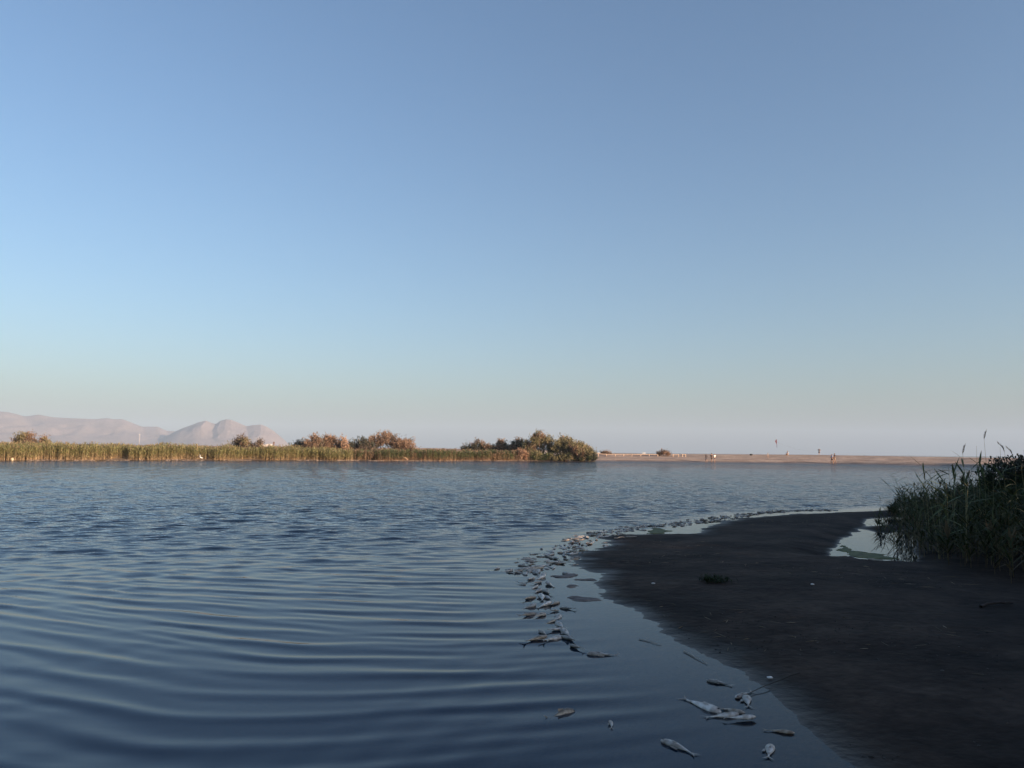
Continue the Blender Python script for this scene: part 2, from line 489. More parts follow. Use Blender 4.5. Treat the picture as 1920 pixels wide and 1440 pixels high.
# ------------------------------------------------------------------ reeds as masses
def reed_mass(bx, by, bz, h, nleaf, leaf_len, leaf_w, green, dry, seed, stem_w=0.012, plume=0.0):
    """stems with arching leaves; green/dry are pigment colours; the lower stem and the plume are dry"""
    g = np.random.default_rng(seed)
    n = len(bx)
    VV, QQ, TT_ = [], [], []
    off = 0
    lean_a = g.uniform(0, 6.283, n); lean = g.uniform(0.0, 0.16, n) * h
    base = np.stack([bx, by, bz], -1)
    def along(t):                                             # point on the stem
        p = base[:, None, :] + np.zeros((n, t.shape[1], 3))
        p[..., 0] += np.cos(lean_a)[:, None] * lean[:, None] * t ** 2
        p[..., 1] += np.sin(lean_a)[:, None] * lean[:, None] * t ** 2
        p[..., 2] += h[:, None] * t
        return p
    tone = g.uniform(0.6, 1.35, n)
    green = np.array(green); dry = np.array(dry)
    # stems: two crossed strips of two segments
    ts = np.tile(np.array([[0.0, 0.5, 0.97]]), (n, 1))
    P = along(ts)
    for k in range(2):
        a = g.uniform(0, 3.14, n) + k * 1.57
        side = np.stack([np.cos(a), np.sin(a), np.zeros(n)], -1)[:, None, :]
        w = np.array([1.0, 0.8, 0.3])[None, :, None] * stem_w * 0.5
        V = np.stack([P - side * w, P + side * w], 2).reshape(-1, 3)
        i = (np.arange(n) * 6)[:, None, None] + np.array([[0, 1, 3, 2], [2, 3, 5, 4]])[None]
        c = np.repeat(dry[None] * tone[:, None], 6, 0).reshape(n, 6, 3)
        c[:, 4:] = (0.5 * dry + 0.5 * green)[None, None] * tone[:, None, None]
        VV.append(V); QQ.append(i.reshape(-1, 4) + off); TT_.append(c.reshape(-1, 3)); off += len(V)
    # leaves
    m = nleaf
    t = np.clip(np.sort(g.uniform(0.18, 1.0, (n, m)), 1), 0, 0.98)
    O = along(t)
    az = g.uniform(0, 6.283, (n, m))
    L = leaf_len * g.uniform(0.6, 1.25, (n, m)) * (1.15 - 0.45 * t)
    up = g.uniform(0.35, 1.1, (n, m)); dr = g.uniform(-0.3, 0.55, (n, m))
    D = np.stack([np.cos(az), np.sin(az), np.zeros_like(az)], -1)
    S = np.stack([-np.sin(az), np.cos(az), np.zeros_like(az)], -1)
    Z = np.array([0, 0, 1.0])
    p0 = O
    p1 = O + (D * 0.45 + Z * up[..., None] * 0.5) * L[..., None]
    p2 = O + (D * 0.95 + Z * (up * 0.5 + 0.25 - dr * 0.55)[..., None]) * L[..., None]
    w = leaf_w * g.uniform(0.7, 1.2, (n, m))[..., None]
    V = np.stack([p0 - S * w * 0.25, p0 + S * w * 0.25, p1 - S * w * 0.5, p1 + S * w * 0.5, p2 - S * w * 0.06, p2 + S * w * 0.06], 2).reshape(-1, 3)
    i = (np.arange(n * m) * 6)[:, None, None] + np.array([[0, 1, 3, 2], [2, 3, 5, 4]])[None]
    dryness = np.clip(0.95 - t * 1.9 + g.normal(0, 0.22, (n, m)), 0, 1)[..., None]
    c = (green * (1 - dryness) + dry * dryness) * (tone[:, None, None] * g.uniform(0.7, 1.25, (n, m, 1)))
    c = np.repeat(c.reshape(-1, 1, 3), 6, 1).reshape(-1, 3)
    VV.append(V); QQ.append(i.reshape(-1, 4) + off); TT_.append(c); off += len(V)
    if plume:
        sel = np.where(g.uniform(0, 1, n) < plume)[0]
        if len(sel):
            k = 5
            tip = along(np.ones((n, 1)))[sel, 0]
            a = g.uniform(0, 6.283, (len(sel), k))
            dd = np.stack([np.cos(a), np.sin(a), np.zeros_like(a)], -1)
            ss = np.stack([-np.sin(a), np.cos(a), np.zeros_like(a)], -1)
            ln = g.uniform(0.14, 0.26, (len(sel), k, 1))
            q0 = tip[:, None] - Z * 0.03 + dd * 0
            q1 = q0 + dd * ln * 0.16 + Z * ln * 0.6
            q2 = q0 + dd * ln * 0.30 + Z * ln * 1.0
            ww = 0.022
            V = np.stack([q0 - ss * ww * .3, q0 + ss * ww * .3, q1 - ss * ww, q1 + ss * ww, q2 - ss * ww * .2, q2 + ss * ww * .2], 2).reshape(-1, 3)
            i = (np.arange(len(sel) * k) * 6)[:, None, None] + np.array([[0, 1, 3, 2], [2, 3, 5, 4]])[None]
            c = np.tile(dry * 0.75, (len(V), 1))
            VV.append(V); QQ.append(i.reshape(-1, 4) + off); TT_.append(c); off += len(V)
    return np.concatenate(VV), np.concatenate(QQ), np.concatenate(TT_)

def far_reeds(name, label, px0, px1, n, hfun, green, dry, seed, depth=7.0, gapseed=0, plume=0.35):
    g = np.random.default_rng(seed)
    a0, a1 = azim(px0), azim(px1)
    tha = g.uniform(a0, a1, n)
    r = bank_r(tha) + 0.5 + depth * g.uniform(0, 1, n) ** 1.3 + 0.5 * np.sin(tha * 90) + 0.8 * (fbm(tha * 160, tha * 0, 3, seed) - 0.5)
    x, y = r * np.sin(tha), r * np.cos(tha)
    keep = (fbm(x * 0.35 + 50, y * 0.25, 3, seed + 2) + 0.25 * sstep(0, 4, r - bank_r(tha)) + 0.1) > 0.45
    x, y, tha = x[keep], y[keep], tha[keep]
    z = far_height(x, y) - 0.03
    px = np.interp(tha, [azim(p) for p in range(-700, 1300, 50)], list(range(-700, 1300, 50)))
    h = hfun(px) * (0.70 + 0.36 * g.uniform(0, 1, len(x)) ** 1.5 + 0.5 * (fbm(x * 0.5, y * 0.3, 3, seed + 4) - 0.5)) - z * 0.7
    V, Q, T = reed_mass(x, y, z, np.maximum(h, 0.6), 10, 0.5, 0.07, green, dry, seed + 1, 0.022, plume)
    me = np_mesh(name, V, Q, M['leaf'], smooth=False, tint=T)
    return tag(link(name, me), label, 'reeds', kind='stuff')
far_reeds('reed_bed', 'long pale olive reed bed along the far bank below the mountains', -430, 662, 12500,
          lambda p: np.interp(p, [-400, 0, 300, 560, 660], [1.95, 1.95, 1.95, 1.85, 1.65]), (0.30, 0.29, 0.135), (0.42, 0.31, 0.19), 101)
far_reeds('reed_bed', 'darker green reed bed between the wide brown tamarisk and the tall tamarisk', 660, 1000, 5200,
          lambda p: np.interp(p, [660, 700, 950, 1000], [1.45, 1.62, 1.62, 1.4]), (0.14, 0.17, 0.08), (0.36, 0.24, 0.16), 131, depth=6, plume=0.1)
far_reeds('dry_reeds', 'dry brown grass strip behind the darker green reed bed', 660, 1000, 2600,
          lambda p: np.interp(p, [660, 1000], [1.75, 1.7]), (0.34, 0.235, 0.15), (0.36, 0.25, 0.16), 151, depth=16, plume=0.0)

# ------------------------------------------------------------------ tamarisk trees and shrubs
def tube(pts, rad, seg=6):
    """tapered tube through pts -> V, Q"""
    P = np.array(pts, float); n = len(P)
    V = []
    for i in range(n):
        d = P[min(i + 1, n - 1)] - P[max(i - 1, 0)]; d /= (np.linalg.norm(d) + 1e-9)
        u = np.cross(d, [0.31, 0.95, 0.05]); u /= (np.linalg.norm(u) + 1e-9); v = np.cross(d, u)
        for k in range(seg):
            a = 6.2832 * k / seg
            V.append(P[i] + rad[i] * (math.cos(a) * u + math.sin(a) * v))
    Q = [(i * seg + k, i * seg + (k + 1) % seg, (i + 1) * seg + (k + 1) % seg, (i + 1) * seg + k) for i in range(n - 1) for k in range(seg)]
    return np.array(V), np.array(Q)

def merge(parts):
    VV, QQ, o = [], [], 0
    for V, Q in parts:
        VV.append(V); QQ.append(np.asarray(Q) + o); o += len(V)
    return np.concatenate(VV), np.concatenate(QQ)

def shrub(name, label, base, w, dpt, h, n, leaf, tones, seed, low=0.15, group=None, cat='tree', lobes=9, mat='tamarisk'):
    """trunk with limbs reaching into a ragged crown of small leaf sprays"""
    g = np.random.default_rng(seed)
    root = tag(empty(name, base), label, cat, group)
    # lobes of the crown
    C = []
    for k in range(lobes):
        u = g.uniform(-0.42, 0.42); v = g.uniform(-0.4, 0.4)
        env = math.sqrt(max(0.05, 1 - (u / 0.55) ** 2))
        zc = h * (low + (0.9 - low) * env * g.uniform(0.25, 0.86))
        C.append((u * w, v * dpt, zc, w * g.uniform(0.13, 0.22), h * g.uniform(0.12, 0.2), g.uniform(0.75, 1.2), int(g.integers(0, len(tones)))))
    C.append((g.uniform(-0.1, 0.1) * w, 0, h * 0.84, w * 0.15, h * 0.15, 1.1, 0))
    C.append((-0.36 * w, 0, h * (low + 0.22), w * 0.14, h * 0.2, 1.0, 0))
    C.append((0.36 * w, 0, h * (low + 0.22), w * 0.14, h * 0.2, 1.0, len(tones) - 1))
    # sprays: clusters of small leaf faces pointing out of their lobe
    per = max(1, n // (len(C) * 14))
    VV, TT_ = [], []
    for (cx, cy, cz, rx, rz, br, ti) in C:
        for q in range(14):
            d = g.normal(0, 1, 3); d /= np.linalg.norm(d); d[2] = abs(d[2]) * 0.9 + d[2] * 0.1
            f = g.uniform(0.45, 1.12)
            p = np.array([cx + d[0] * rx * f, cy + d[1] * rx * f, cz + d[2] * rz * f * 1.2])
            m = per
            axis_ = d * 0.6 + np.array([g.normal(0, .25), g.normal(0, .25), 0.75]); axis_ /= np.linalg.norm(axis_)
            s = g.uniform(0.5, 1.6)
            ctr = p + axis_ * (g.uniform(-0.6, 1.0, (m, 1)) * leaf * 3.2 * s) + g.normal(0, leaf * 0.9 * s, (m, 3)) * (rx / w * 5)
            dirs = axis_ + g.normal(0, 0.55, (m, 3)); dirs /= np.linalg.norm(dirs, axis=1, keepdims=True)
            sd = np.cross(dirs, g.normal(0, 1, (m, 3))); sd /= (np.linalg.norm(sd, axis=1, keepdims=True) + 1e-9)
            l = leaf * g.uniform(0.7, 1.5, (m, 1)); ww = leaf * 0.26 * g.uniform(0.7, 1.3, (m, 1))
            V = np.stack([ctr - sd * ww * .6, ctr + sd * ww * .6, ctr + dirs * l + sd * ww, ctr + dirs * l * 1.15 - sd * ww], 1)
            V[..., 2] = np.maximum(V[..., 2], 0.02)
            VV.append(V.reshape(-1, 3))
            t = np.array(tones[ti]) * br * g.uniform(0.7, 1.25)
            TT_.append(np.repeat(t[None] * g.uniform(0.75, 1.25, (m, 1)), 4, 0))
    V = np.concatenate(VV); T = np.concatenate(TT_)
    me = np_mesh(name + '_crown', V, np.arange(len(V)).reshape(-1, 4), M[mat], smooth=False, tint=T)
    link('crown', me, root)
    parts = []
    for k, (cx, cy, cz, rx, rz, br, ti) in enumerate(C[:lobes + 1]):
        b = np.array([cx * 0.12, cy * 0.12, -0.05]); e = np.array([cx, cy, cz])
        mid = b * 0.5 + e * 0.5 + np.array([g.normal(0, .06) * w, g.normal(0, .06) * w, -0.06 * h])
        mid2 = b * 0.2 + e * 0.8 + np.array([g.normal(0, .03) * w, g.normal(0, .03) * w, 0])
        r0 = 0.022 * h + 0.01
        parts.append(tube([b, mid, mid2, e], [r0, r0 * .7, r0 * .4, r0 * .12]))
    V, Q = merge(parts)
    link('trunk', np_mesh(name + '_trunk', V, Q, M['bark']), root)
    return root

BROWN, RUST, GREY, DARKG, OLIVE = (0.22, 0.145, 0.10), (0.31, 0.20, 0.135), (0.13, 0.10, 0.08), (0.06, 0.062, 0.045), (0.19, 0.165, 0.09)
def tree_px(label, l, r, top, Y, tones, n, seed, name='tamarisk_tree', group='tamarisk trees on the far bank', cat='tree', low=0.15, leaf=0.17, dz=0.0, lobes=9, depth=None):
    c = (l + r) / 2
    p = at(c, top, Y)
    gz = fz(p.x, p.y)
    w = (r - l) / FPX * Y
    return shrub(name, label, (p.x, p.y, gz + dz), w * 0.95, depth or max(w * 0.8, 1.2), (p.z - gz) * 0.92, int(n * 1.5), leaf, tones, seed, low * 0.5, group, cat, int(lobes * 1.5))
tree_px('small bushy tamarisk above the pale reeds near the white wall', 30, 68, 813, 112, [BROWN, GREY, OLIVE], 3600, 201)
tree_px('tiny tamarisk tuft beside the bushy one near the white wall', 77, 92, 820, 113, [BROWN, OLIVE], 1500, 202, lobes=5)
tree_px('spiky grey tamarisk standing over the dark gap in the pale reeds', 434, 474, 818, 116, [GREY, OLIVE, BROWN], 3600, 203)
tree_px('little tamarisk tuft between the spiky grey tamarisk and the dark standing person', 478, 494, 826, 116, [GREY, BROWN], 1500, 204, lobes=5)
tree_px('low dark tamarisk at the foot of the steep headland slope', 545, 580, 828, 124, [DARKG, GREY], 2800, 205)
tree_px('upright brown tamarisk, tallest of the row right of the headland', 570, 603, 814, 122, [BROWN, GREY, OLIVE], 4200, 206)
tree_px('round rust brown tamarisk in the middle of the row right of the headland', 600, 634, 815, 124, [RUST, BROWN, GREY], 4200, 207)
tree_px('slim rust brown tamarisk at the gap before the wide brown tamarisk', 629, 654, 821, 123, [RUST, BROWN], 2600, 208, lobes=6)
tree_px('dark shaded tamarisk on the near side of the wide brown tamarisk', 644, 704, 820, 126, [DARKG, GREY], 4500, 209)
tree_px('wide brown tamarisk with a flat top behind the reeds', 668, 778, 809, 131, [BROWN, RUST, BROWN, GREY], 11000, 210, lobes=20, low=0.1)
tree_px('dark low tamarisk with a brown top at the left end of the joined thicket', 866, 926, 826, 144, [GREY, BROWN, DARKG], 6000, 211, lobes=12, low=0.05)
tree_px('middle brown topped tamarisk of the joined thicket', 915, 962, 824, 146, [BROWN, GREY, DARKG], 5200, 212, lobes=10, low=0.05)
tree_px('brown topped tamarisk tucked against the tallest tamarisk of the bank', 952, 1002, 823, 144, [GREY, BROWN, DARKG], 5200, 213, lobes=10, low=0.05)
tree_px('tallest tamarisk of the far bank with ragged green brown top', 984, 1042, 808, 140, [OLIVE, OLIVE, BROWN, OLIVE], 10000, 214, lobes=18, low=0.1)
tree_px('broad tamarisk with bare twisted limbs beside the tallest tamarisk', 1030, 1082, 818, 139, [OLIVE, BROWN, OLIVE], 8000, 215, lobes=15, low=0.22)
tree_px('drooping tamarisk at the beach end of the bank', 1064, 1114, 829, 138, [OLIVE, BROWN, OLIVE], 7000, 216, lobes=13, low=0.15)
SG = 'low shrubs at the foot of the tamarisks'
LG = (0.085, 0.10, 0.045)
for k, (l, r, top, lab, tn, nm) in enumerate([
        (962, 990, 845, 'dry rust coloured bush at the water edge by the reeds', [RUST, (0.26, 0.15, 0.10)], 'dry_bush'),
        (988, 1016, 849, 'olive bush at the water edge under the tallest tamarisk', [OLIVE, LG], 'green_bush'),
        (1014, 1046, 853, 'low green bush at the water edge under the bare twisted limbs', [LG, OLIVE], 'green_bush'),
        (1044, 1078, 853, 'low yellow green bush between two bushes under the drooping tamarisk', [OLIVE, LG], 'green_bush'),
        (1072, 1098, 855, 'small leafy green bush below the drooping tamarisk', [LG, OLIVE], 'green_bush'),
        (1090, 1118, 851, 'dark green bush at the beach end of the bank', [DARKG, LG], 'green_bush')]):
    v = at((l + r) / 2, 864, float(bank_r(azim((l + r) / 2))) * math.cos(azim((l + r) / 2)) + 1.2)
    tree_px(lab, l, r, top, v.y, tn, 3000, 230 + k, nm, SG, 'bush', 0.05, 0.15, lobes=8)

# ------------------------------------------------------------------ near reed thicket on the right-hand shore
FRAME = [gp(*p) for p in [(1696, 961), (1712, 968), (1735, 975), (1730, 1050), (1760, 1072), (1830, 1098), (1930, 1130)]] + [(9.5, 11.0), (17, 21), (19, 25), (14, 24)]
SIDE = [(9.0, 11.6), (6.6, 8.0), (5.2, 5.6), (4.4, 3.4), (4.2, 0), (5, -8), (3, -16), (8, -34), (40, -34), (60, 10), (45, 34), (22, 26), (17.5, 22)]
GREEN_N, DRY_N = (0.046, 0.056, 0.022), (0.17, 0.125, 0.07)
def scatter(poly, n, g):
    P = np.array(poly); lo, hi = P.min(0), P.max(0)
    X = np.zeros(0); Y = np.zeros(0)
    while len(X) < n:
        x = g.uniform(lo[0], hi[0], n * 2); y = g.uniform(lo[1], hi[1], n * 2)
        k = sdf(x, y, poly) > 0
        X = np.append(X, x[k]); Y = np.append(Y, y[k])
    return X[:n], Y[:n]
g = np.random.default_rng(301)
x, y = scatter(FRAME, 2400, g)
edge = sdf(x, y, FRAME)
k = g.uniform(0, 1, len(x)) < 0.25 + 0.75 * sstep(0.0, 0.9, edge) * (0.45 + 0.55 * sstep(azim(1690), azim(1730), np.arctan2(x, y)))
x, y, edge = x[k], y[k], edge[k]
slope_x = x / np.maximum(y, 1)
h = (0.36 + 0.48 * sstep(0.0, 1.3, edge) + 0.22 * sstep(0.60, 0.70, slope_x)) * g.uniform(0.6, 1.15, len(x)) + 0.3 * (fbm(x * 0.7, y * 0.7, 3, 302) - 0.5)
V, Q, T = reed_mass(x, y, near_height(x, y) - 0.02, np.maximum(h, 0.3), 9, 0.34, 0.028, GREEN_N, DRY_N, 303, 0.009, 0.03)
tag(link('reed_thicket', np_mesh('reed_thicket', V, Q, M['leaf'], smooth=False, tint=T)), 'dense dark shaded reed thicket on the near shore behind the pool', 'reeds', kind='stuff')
x, y = scatter(SIDE, 9000, g)
out = x - (0.70 * y + 0.55)
k = (out > 0) | (y < 1.5)
x, y, out = x[k], y[k], out[k]
h = (1.3 + 0.6 * sstep(0, 6, np.abs(out))) * g.uniform(0.75, 1.15, len(x))
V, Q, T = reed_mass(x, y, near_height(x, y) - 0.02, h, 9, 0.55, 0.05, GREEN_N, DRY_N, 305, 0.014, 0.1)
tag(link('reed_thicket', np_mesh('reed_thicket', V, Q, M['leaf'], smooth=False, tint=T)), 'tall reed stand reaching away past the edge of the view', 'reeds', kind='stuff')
for k, (tx, ty, tw, thh) in enumerate([(14.6, 10.6, 4.6, 3.4), (17.5, 16.5, 6, 4.0), (20, 10, 6, 4.4), (15, 3, 5.6, 4.2), (12, -2, 5, 3.8), (20, -4, 7, 4.8), (23, 17.5, 8, 5.0), (12, -9, 6, 4.2)]):  # unseen tamarisks added to block the low sun from spit and reeds
    labs = ['tamarisk nearest the reed thicket just outside the view', 'tamarisk beyond the reed thicket on the near shore', 'tall tamarisk deep in the near shore scrub', 'tamarisk beside the viewer in the near shore scrub',
            'tamarisk behind the viewer on the near shore', 'broad tamarisk far back in the near shore scrub', 'largest tamarisk of the near shore scrub', 'rearmost tamarisk of the near shore scrub']
    shrub('tamarisk_tree', labs[k], (tx, ty, nz(tx, ty)), tw, tw, thh, 9000, 0.28, [DARKG, OLIVE, GREY], 320 + k, 0.05, 'tamarisks of the near shore scrub', 'tree', 14)
# dense bush that shows at the edge of the view above the reeds
p = at(1945, 856, 13.5)
shrub('dark_bush', 'rounded dark green bush rising over the reeds at the frame edge', (p.x, p.y, nz(p.x, p.y)), 1.3, 1.5, p.z - nz(p.x, p.y), 12000, 0.05, [DARKG, (0.05, 0.07, 0.03)], 340, 0.05, None, 'bush', 16)

# single reeds that stand clear of the thicket
def leaf_mesh(name, L, w, arch, seed, colr):
    g = np.random.default_rng(seed)
    n = 5; V = []; T = []
    for i in range(n):
        t = i / (n - 1)
        ww = w * 0.5 * (0.45 + 2.2 * t * (1 - t) + 0.0) * (1 - 0.92 * t ** 3)
        xx = L * t * (1 - 0.10 * arch * t); zz = L * (0.45 * t - arch * 0.55 * t * t)
        V += [(xx, -ww, zz), (xx, 0, zz - ww * 0.25), (xx, ww, zz)]
        c = np.array(colr) * (0.9 + 0.25 * t); T += [c, c * 0.9, c]
    Q = []
    for i in range(n - 1):
        a = i * 3
        Q += [(a, a + 1, a + 4, a + 3), (a + 1, a + 2, a + 5, a + 4)]
    return np_mesh(name, V, Q, M['leaf_obj'], smooth=True, tint=np.array(T))
LEAVES = [leaf_mesh('reed_leaf', 0.30, 0.030, 0.2, 1, (0.10, 0.12, 0.05)), leaf_mesh('reed_leaf', 0.36, 0.032, 0.7, 2, (0.12, 0.13, 0.055)),
          leaf_mesh('reed_leaf', 0.26, 0.026, 1.1, 3, (0.17, 0.155, 0.07)), leaf_mesh('reed_leaf', 0.22, 0.024, 0.1, 4, (0.09, 0.115, 0.045))]
DRYLEAF = leaf_mesh('reed_leaf_dry', 0.22, 0.028, 1.3, 5, (0.55, 0.36, 0.14))
def plume_mesh(seed, bend):
    g = np.random.default_rng(seed); V = []; Q = []; T = []
    for k in range(46):
        t = g.uniform(0, 1); a = g.uniform(0, 6.28)
        o = np.array([bend * t * t * 0.12, 0, t * 0.15]); r = 0.018 * math.sin(math.pi * min(1, t * 0.9 + 0.12)) + 0.004
        d = np.array([math.cos(a) * r + bend * 0.02, math.sin(a) * r, 0.035 + 0.02 * g.uniform()])
        s = np.array([-math.sin(a), math.cos(a), 0]) * 0.0035
        b = len(V); V += [o - s, o + s, o + d + s * .5, o + d - s * .5]; Q.append((b, b + 1, b + 2, b + 3)); T += [np.array((0.20, 0.15, 0.10)) * g.uniform(.7, 1.2)] * 4
    return np_mesh('reed_plume', V, Q, M['leaf_obj'], smooth=False, tint=np.array(T))
PLUMES = [plume_mesh(1, 0.4), plume_mesh(2, 1.0)]
M['stem'] = plain('reed_stem', (0.22, 0.19, 0.09), 0.6, 0.25, 20)
REEDG = 'single reeds standing clear of the thicket'
def reed(label, tip_px, Y, base_dx, nleaf, plume=None, seed=0, dry_leaves=0, lean=1.0):
    g = random.Random(seed)
    tip = at(*tip_px, Y)
    bx = tip.x + base_dx; by = Y + g.uniform(-0.2, 0.2); bz = nz(bx, by)
    root = tag(empty('reed', (bx, by, bz)), label, 'reed', REEDG)
    H = tip.z - bz
    e = Vector((tip.x - bx, Y - by, H))
    def pt(t):
        return Vector((e.x * t ** 1.8, e.y * t, e.z * t))
    V, Q = tube([pt(i / 6) for i in range(7)], [0.0062 * (1 - 0.75 * i / 6) for i in range(7)], 6)
    link('stem', np_mesh('reed_stem', V, Q, M['stem']), root)
    for i in range(nleaf):
        t = 0.30 + 0.68 * (i + 0.5) / nleaf
        me = DRYLEAF if i < dry_leaves else g.choice(LEAVES)
        o = link('leaf', me, root)
        o.location = pt(t)
        o.rotation_euler = (g.uniform(-0.5, 0.5), g.uniform(-0.75, 0.1), (i % 2) * math.pi + g.uniform(-0.9, 0.9) + (0.3 if seed % 2 else -0.3))
        s = g.uniform(0.85, 1.3) * min(1.0, 0.55 + H * 0.4); o.scale = (s, s, s)
    if plume is not None:
        o = link('plume', PLUMES[plume], root); o.location = pt(0.985)
        o.rotation_euler = (0, 0, math.pi if plume == 1 and base_dx > 0 else 0)
        o.scale = (0.95, 0.95, 1.0)
reeds = [
    ('tall bare reed with a nodding plume high above the thicket', (1845, 822), 14.0, 0.02, 2, 0, 2),
    ('reed with a slanting plume near the dark bush at the frame edge', (1883, 845), 14.0, 0.12, 2, 1, 1),
    ('thin leafless reed tip between the two plumed stems and the water', (1831, 836), 14.5, 0.02, 2, None, 0),
    ('thin leafless reed standing just before the slanting plume', (1875, 838), 14.8, -0.02, 2, None, 0),
    ('reed with a small pale plume nearest the frame edge', (1898, 852), 15.5, 0.1, 2, 1, 0),
    ('leafy reed with twin dark tips below the tallest bare reed', (1805, 850), 13.0, -0.03, 8, 0, 0),
    ('leafy reed with upright tip against the far beach', (1777, 870), 13.5, 0.06, 9, None, 0),
    ('bushy leafy reed whose tip touches the far waterline', (1730, 868), 13.0, 0.10, 10, None, 0),
    ('outermost reed leaning out over the pool', (1669, 886), 20.5, 0.45, 9, None, 0),
    ('second reed leaning out over the pool, lower than the outermost', (1664, 908), 20.2, 0.5, 8, None, 0),
    ('short reed leaning low over the sand strip beyond the pool', (1645, 935), 20.8, 0.6, 6, None, 0),
    ('low reed drooping beside the outermost one over the pool', (1700, 906), 19.0, 0.2, 8, None, 0),
    ('reed with drooping yellow leaves below the dark bush', (1879, 872), 12.5, 0.05, 7, None, 5),
    ('reed with curled orange leaves at the frame edge', (1903, 868), 11.8, 0.05, 8, None, 6),
    ('pale yellow reed tip at the very edge of the frame', (1914, 866), 11.5, 0.05, 7, None, 3),
    ('reed with a broad pale leaf in the middle of the thicket front', (1808, 880), 12.6, 0.04, 9, None, 0),
    ('leafy reed between the bushy reed and the upright tip', (1752, 893), 13.2, 0.03, 9, None, 0),
    ('leafy reed rising right of the broad pale leaf', (1846, 880), 12.8, 0.06, 9, None, 0),
    ('curving leafy reed halfway between broad pale leaf and dark bush', (1862, 890), 12.2, -0.05, 9, None, 0),
    ('short leafy reed at the water end of the thicket', (1712, 905), 15.0, 0.12, 8, None, 0),
    ('leafy reed behind the short one at the water end of the thicket', (1722, 886), 15.4, 0.05, 9, None, 0),
    ('leafy reed just past the bushy reed, tip bent to the water', (1743, 880), 14.4, 0.14, 9, None, 0),
    ('slender reed before the upright tip, top turned to the beach', (1766, 884), 14.0, 0.05, 9, None, 0),
    ('slender leafy reed just past the upright tip', (1789, 878), 13.6, -0.06, 9, None, 0),
    ('leafy reed crossing below the twin dark tips', (1820, 872), 13.9, 0.08, 9, None, 1),
    ('leafy reed in front of the tallest bare reed', (1836, 866), 13.3, -0.04, 9, None, 2),
    ('leafy reed just before the dark bush with a tan leaf low down', (1868, 868), 13.7, 0.05, 9, None, 2),
    ('reed bending out low over the middle of the pool', (1684, 925), 18.0, 0.35, 8, None, 0),
    ('reed hanging over the pool under the outermost one', (1678, 942), 19.2, 0.3, 7, None, 0),
    ('reed rising from the pool edge at the corner of the thicket', (1708, 930), 15.8, 0.12, 9, None, 0),
    ('front reed of the thicket corner above the sand', (1738, 915), 12.2, 0.1, 10, None, 0),
    ('front reed of the thicket with long arching leaves', (1774, 905), 11.6, 0.08, 10, None, 0),
    ('front reed below the broad pale leaf', (1815, 905), 11.2, -0.05, 10, None, 0),
]
for k, (lab, tip, Y, dx, nl, pl, dr) in enumerate(reeds):
    reed(lab, tip, Y, dx, nl, pl, 400 + k, dr)
# thin young reeds round and inside the pool
xa, ya = scatter([gp(*p) for p in [(1664, 966), (1672, 961), (1740, 961), (1740, 972), (1680, 970)]], 150, g)
xb, yb = scatter([gp(*p) for p in [(1690, 975), (1770, 970), (1770, 1066), (1726, 1056), (1708, 1040), (1684, 1000)]], 130, g)
xc, yc = scatter([gp(*p) for p in [(1640, 985), (1690, 975), (1690, 1040), (1650, 1015)]], 22, g)
x = np.concatenate([xa, xb, xc]); y = np.concatenate([ya, yb, yc])
h = np.concatenate([g.uniform(0.25, 0.85, 150) * np.interp(np.arctan2(xa, ya), [azim(1662), azim(1685), azim(1720)], [0.25, 0.65, 0.95]), g.uniform(0.3, 0.95, 130), g.uniform(0.12, 0.4, 22)])
V, Q, T = reed_mass(x, y, near_height(x, y) - 0.02, h, 8, 0.27, 0.02, GREEN_N, DRY_N, 308, 0.009, 0)
tag(link('young_reeds', np_mesh('young_reeds', V, Q, M['leaf'], smooth=False, tint=T)), 'thin young reeds growing out of the pool and along its far edge', 'reeds', kind='stuff')
V, Q, T = reed_mass(*(lambda a: (a[0], a[1], near_height(*a) - 0.01))((gp(1338, 1101)[0] + g.normal(0, 0.085, 120), gp(1338, 1101)[1] + g.normal(0, 0.10, 120))), g.uniform(0.02, 0.06, 120), 4, 0.07, 0.008, (0.022, 0.036, 0.013), (0.03, 0.04, 0.016), 309, 0.004, 0)
tag(link('grass_tuft', np_mesh('grass_tuft', V, Q, M['leaf'], smooth=False, tint=T)), 'small green grass tuft alone on the dark sand', 'plant')

# ------------------------------------------------------------------ dead fish
m, n_, l_, b_ = new_mat('fish_skin')
a = n_.new('ShaderNodeAttribute'); a.attribute_name = 'tint'
tc = n_.new('ShaderNodeTexCoord'); no = n_.new('ShaderNodeTexNoise'); no.inputs['Scale'].default_value = 26; no.inputs['Detail'].default_value = 5
oi = n_.new('ShaderNodeObjectInfo')
va = n_.new('ShaderNodeVectorMath'); va.operation = 'ADD'
l_.new(tc.outputs['Object'], va.inputs[0]); l_.new(oi.outputs['Random'], va.inputs[1]); l_.new(va.outputs[0], no.inputs['Vector'])
rp = n_.new('ShaderNodeValToRGB'); rp.color_ramp.elements[0].position = 0.36; rp.color_ramp.elements[1].position = 0.56
rp.color_ramp.elements[0].color = (0.42, 0.33, 0.27, 1); rp.color_ramp.elements[1].color = (1, 1, 1, 1)
l_.new(no.outputs['Fac'], rp.inputs['Fac'])
mx = n_.new('ShaderNodeMix'); mx.data_type = 'RGBA'; mx.blend_type = 'MULTIPLY'; mx.inputs[0].default_value = 0.75
l_.new(a.outputs['Color'], mx.inputs[6]); l_.new(rp.outputs['Color'], mx.inputs[7])
mr = n_.new('ShaderNodeMapRange'); mr.inputs['To Min'].default_value = 0.7; mr.inputs['To Max'].default_value = 1.15
l_.new(oi.outputs['Random'], mr.inputs['Value'])
v2 = n_.new('ShaderNodeVectorMath'); v2.operation = 'SCALE'
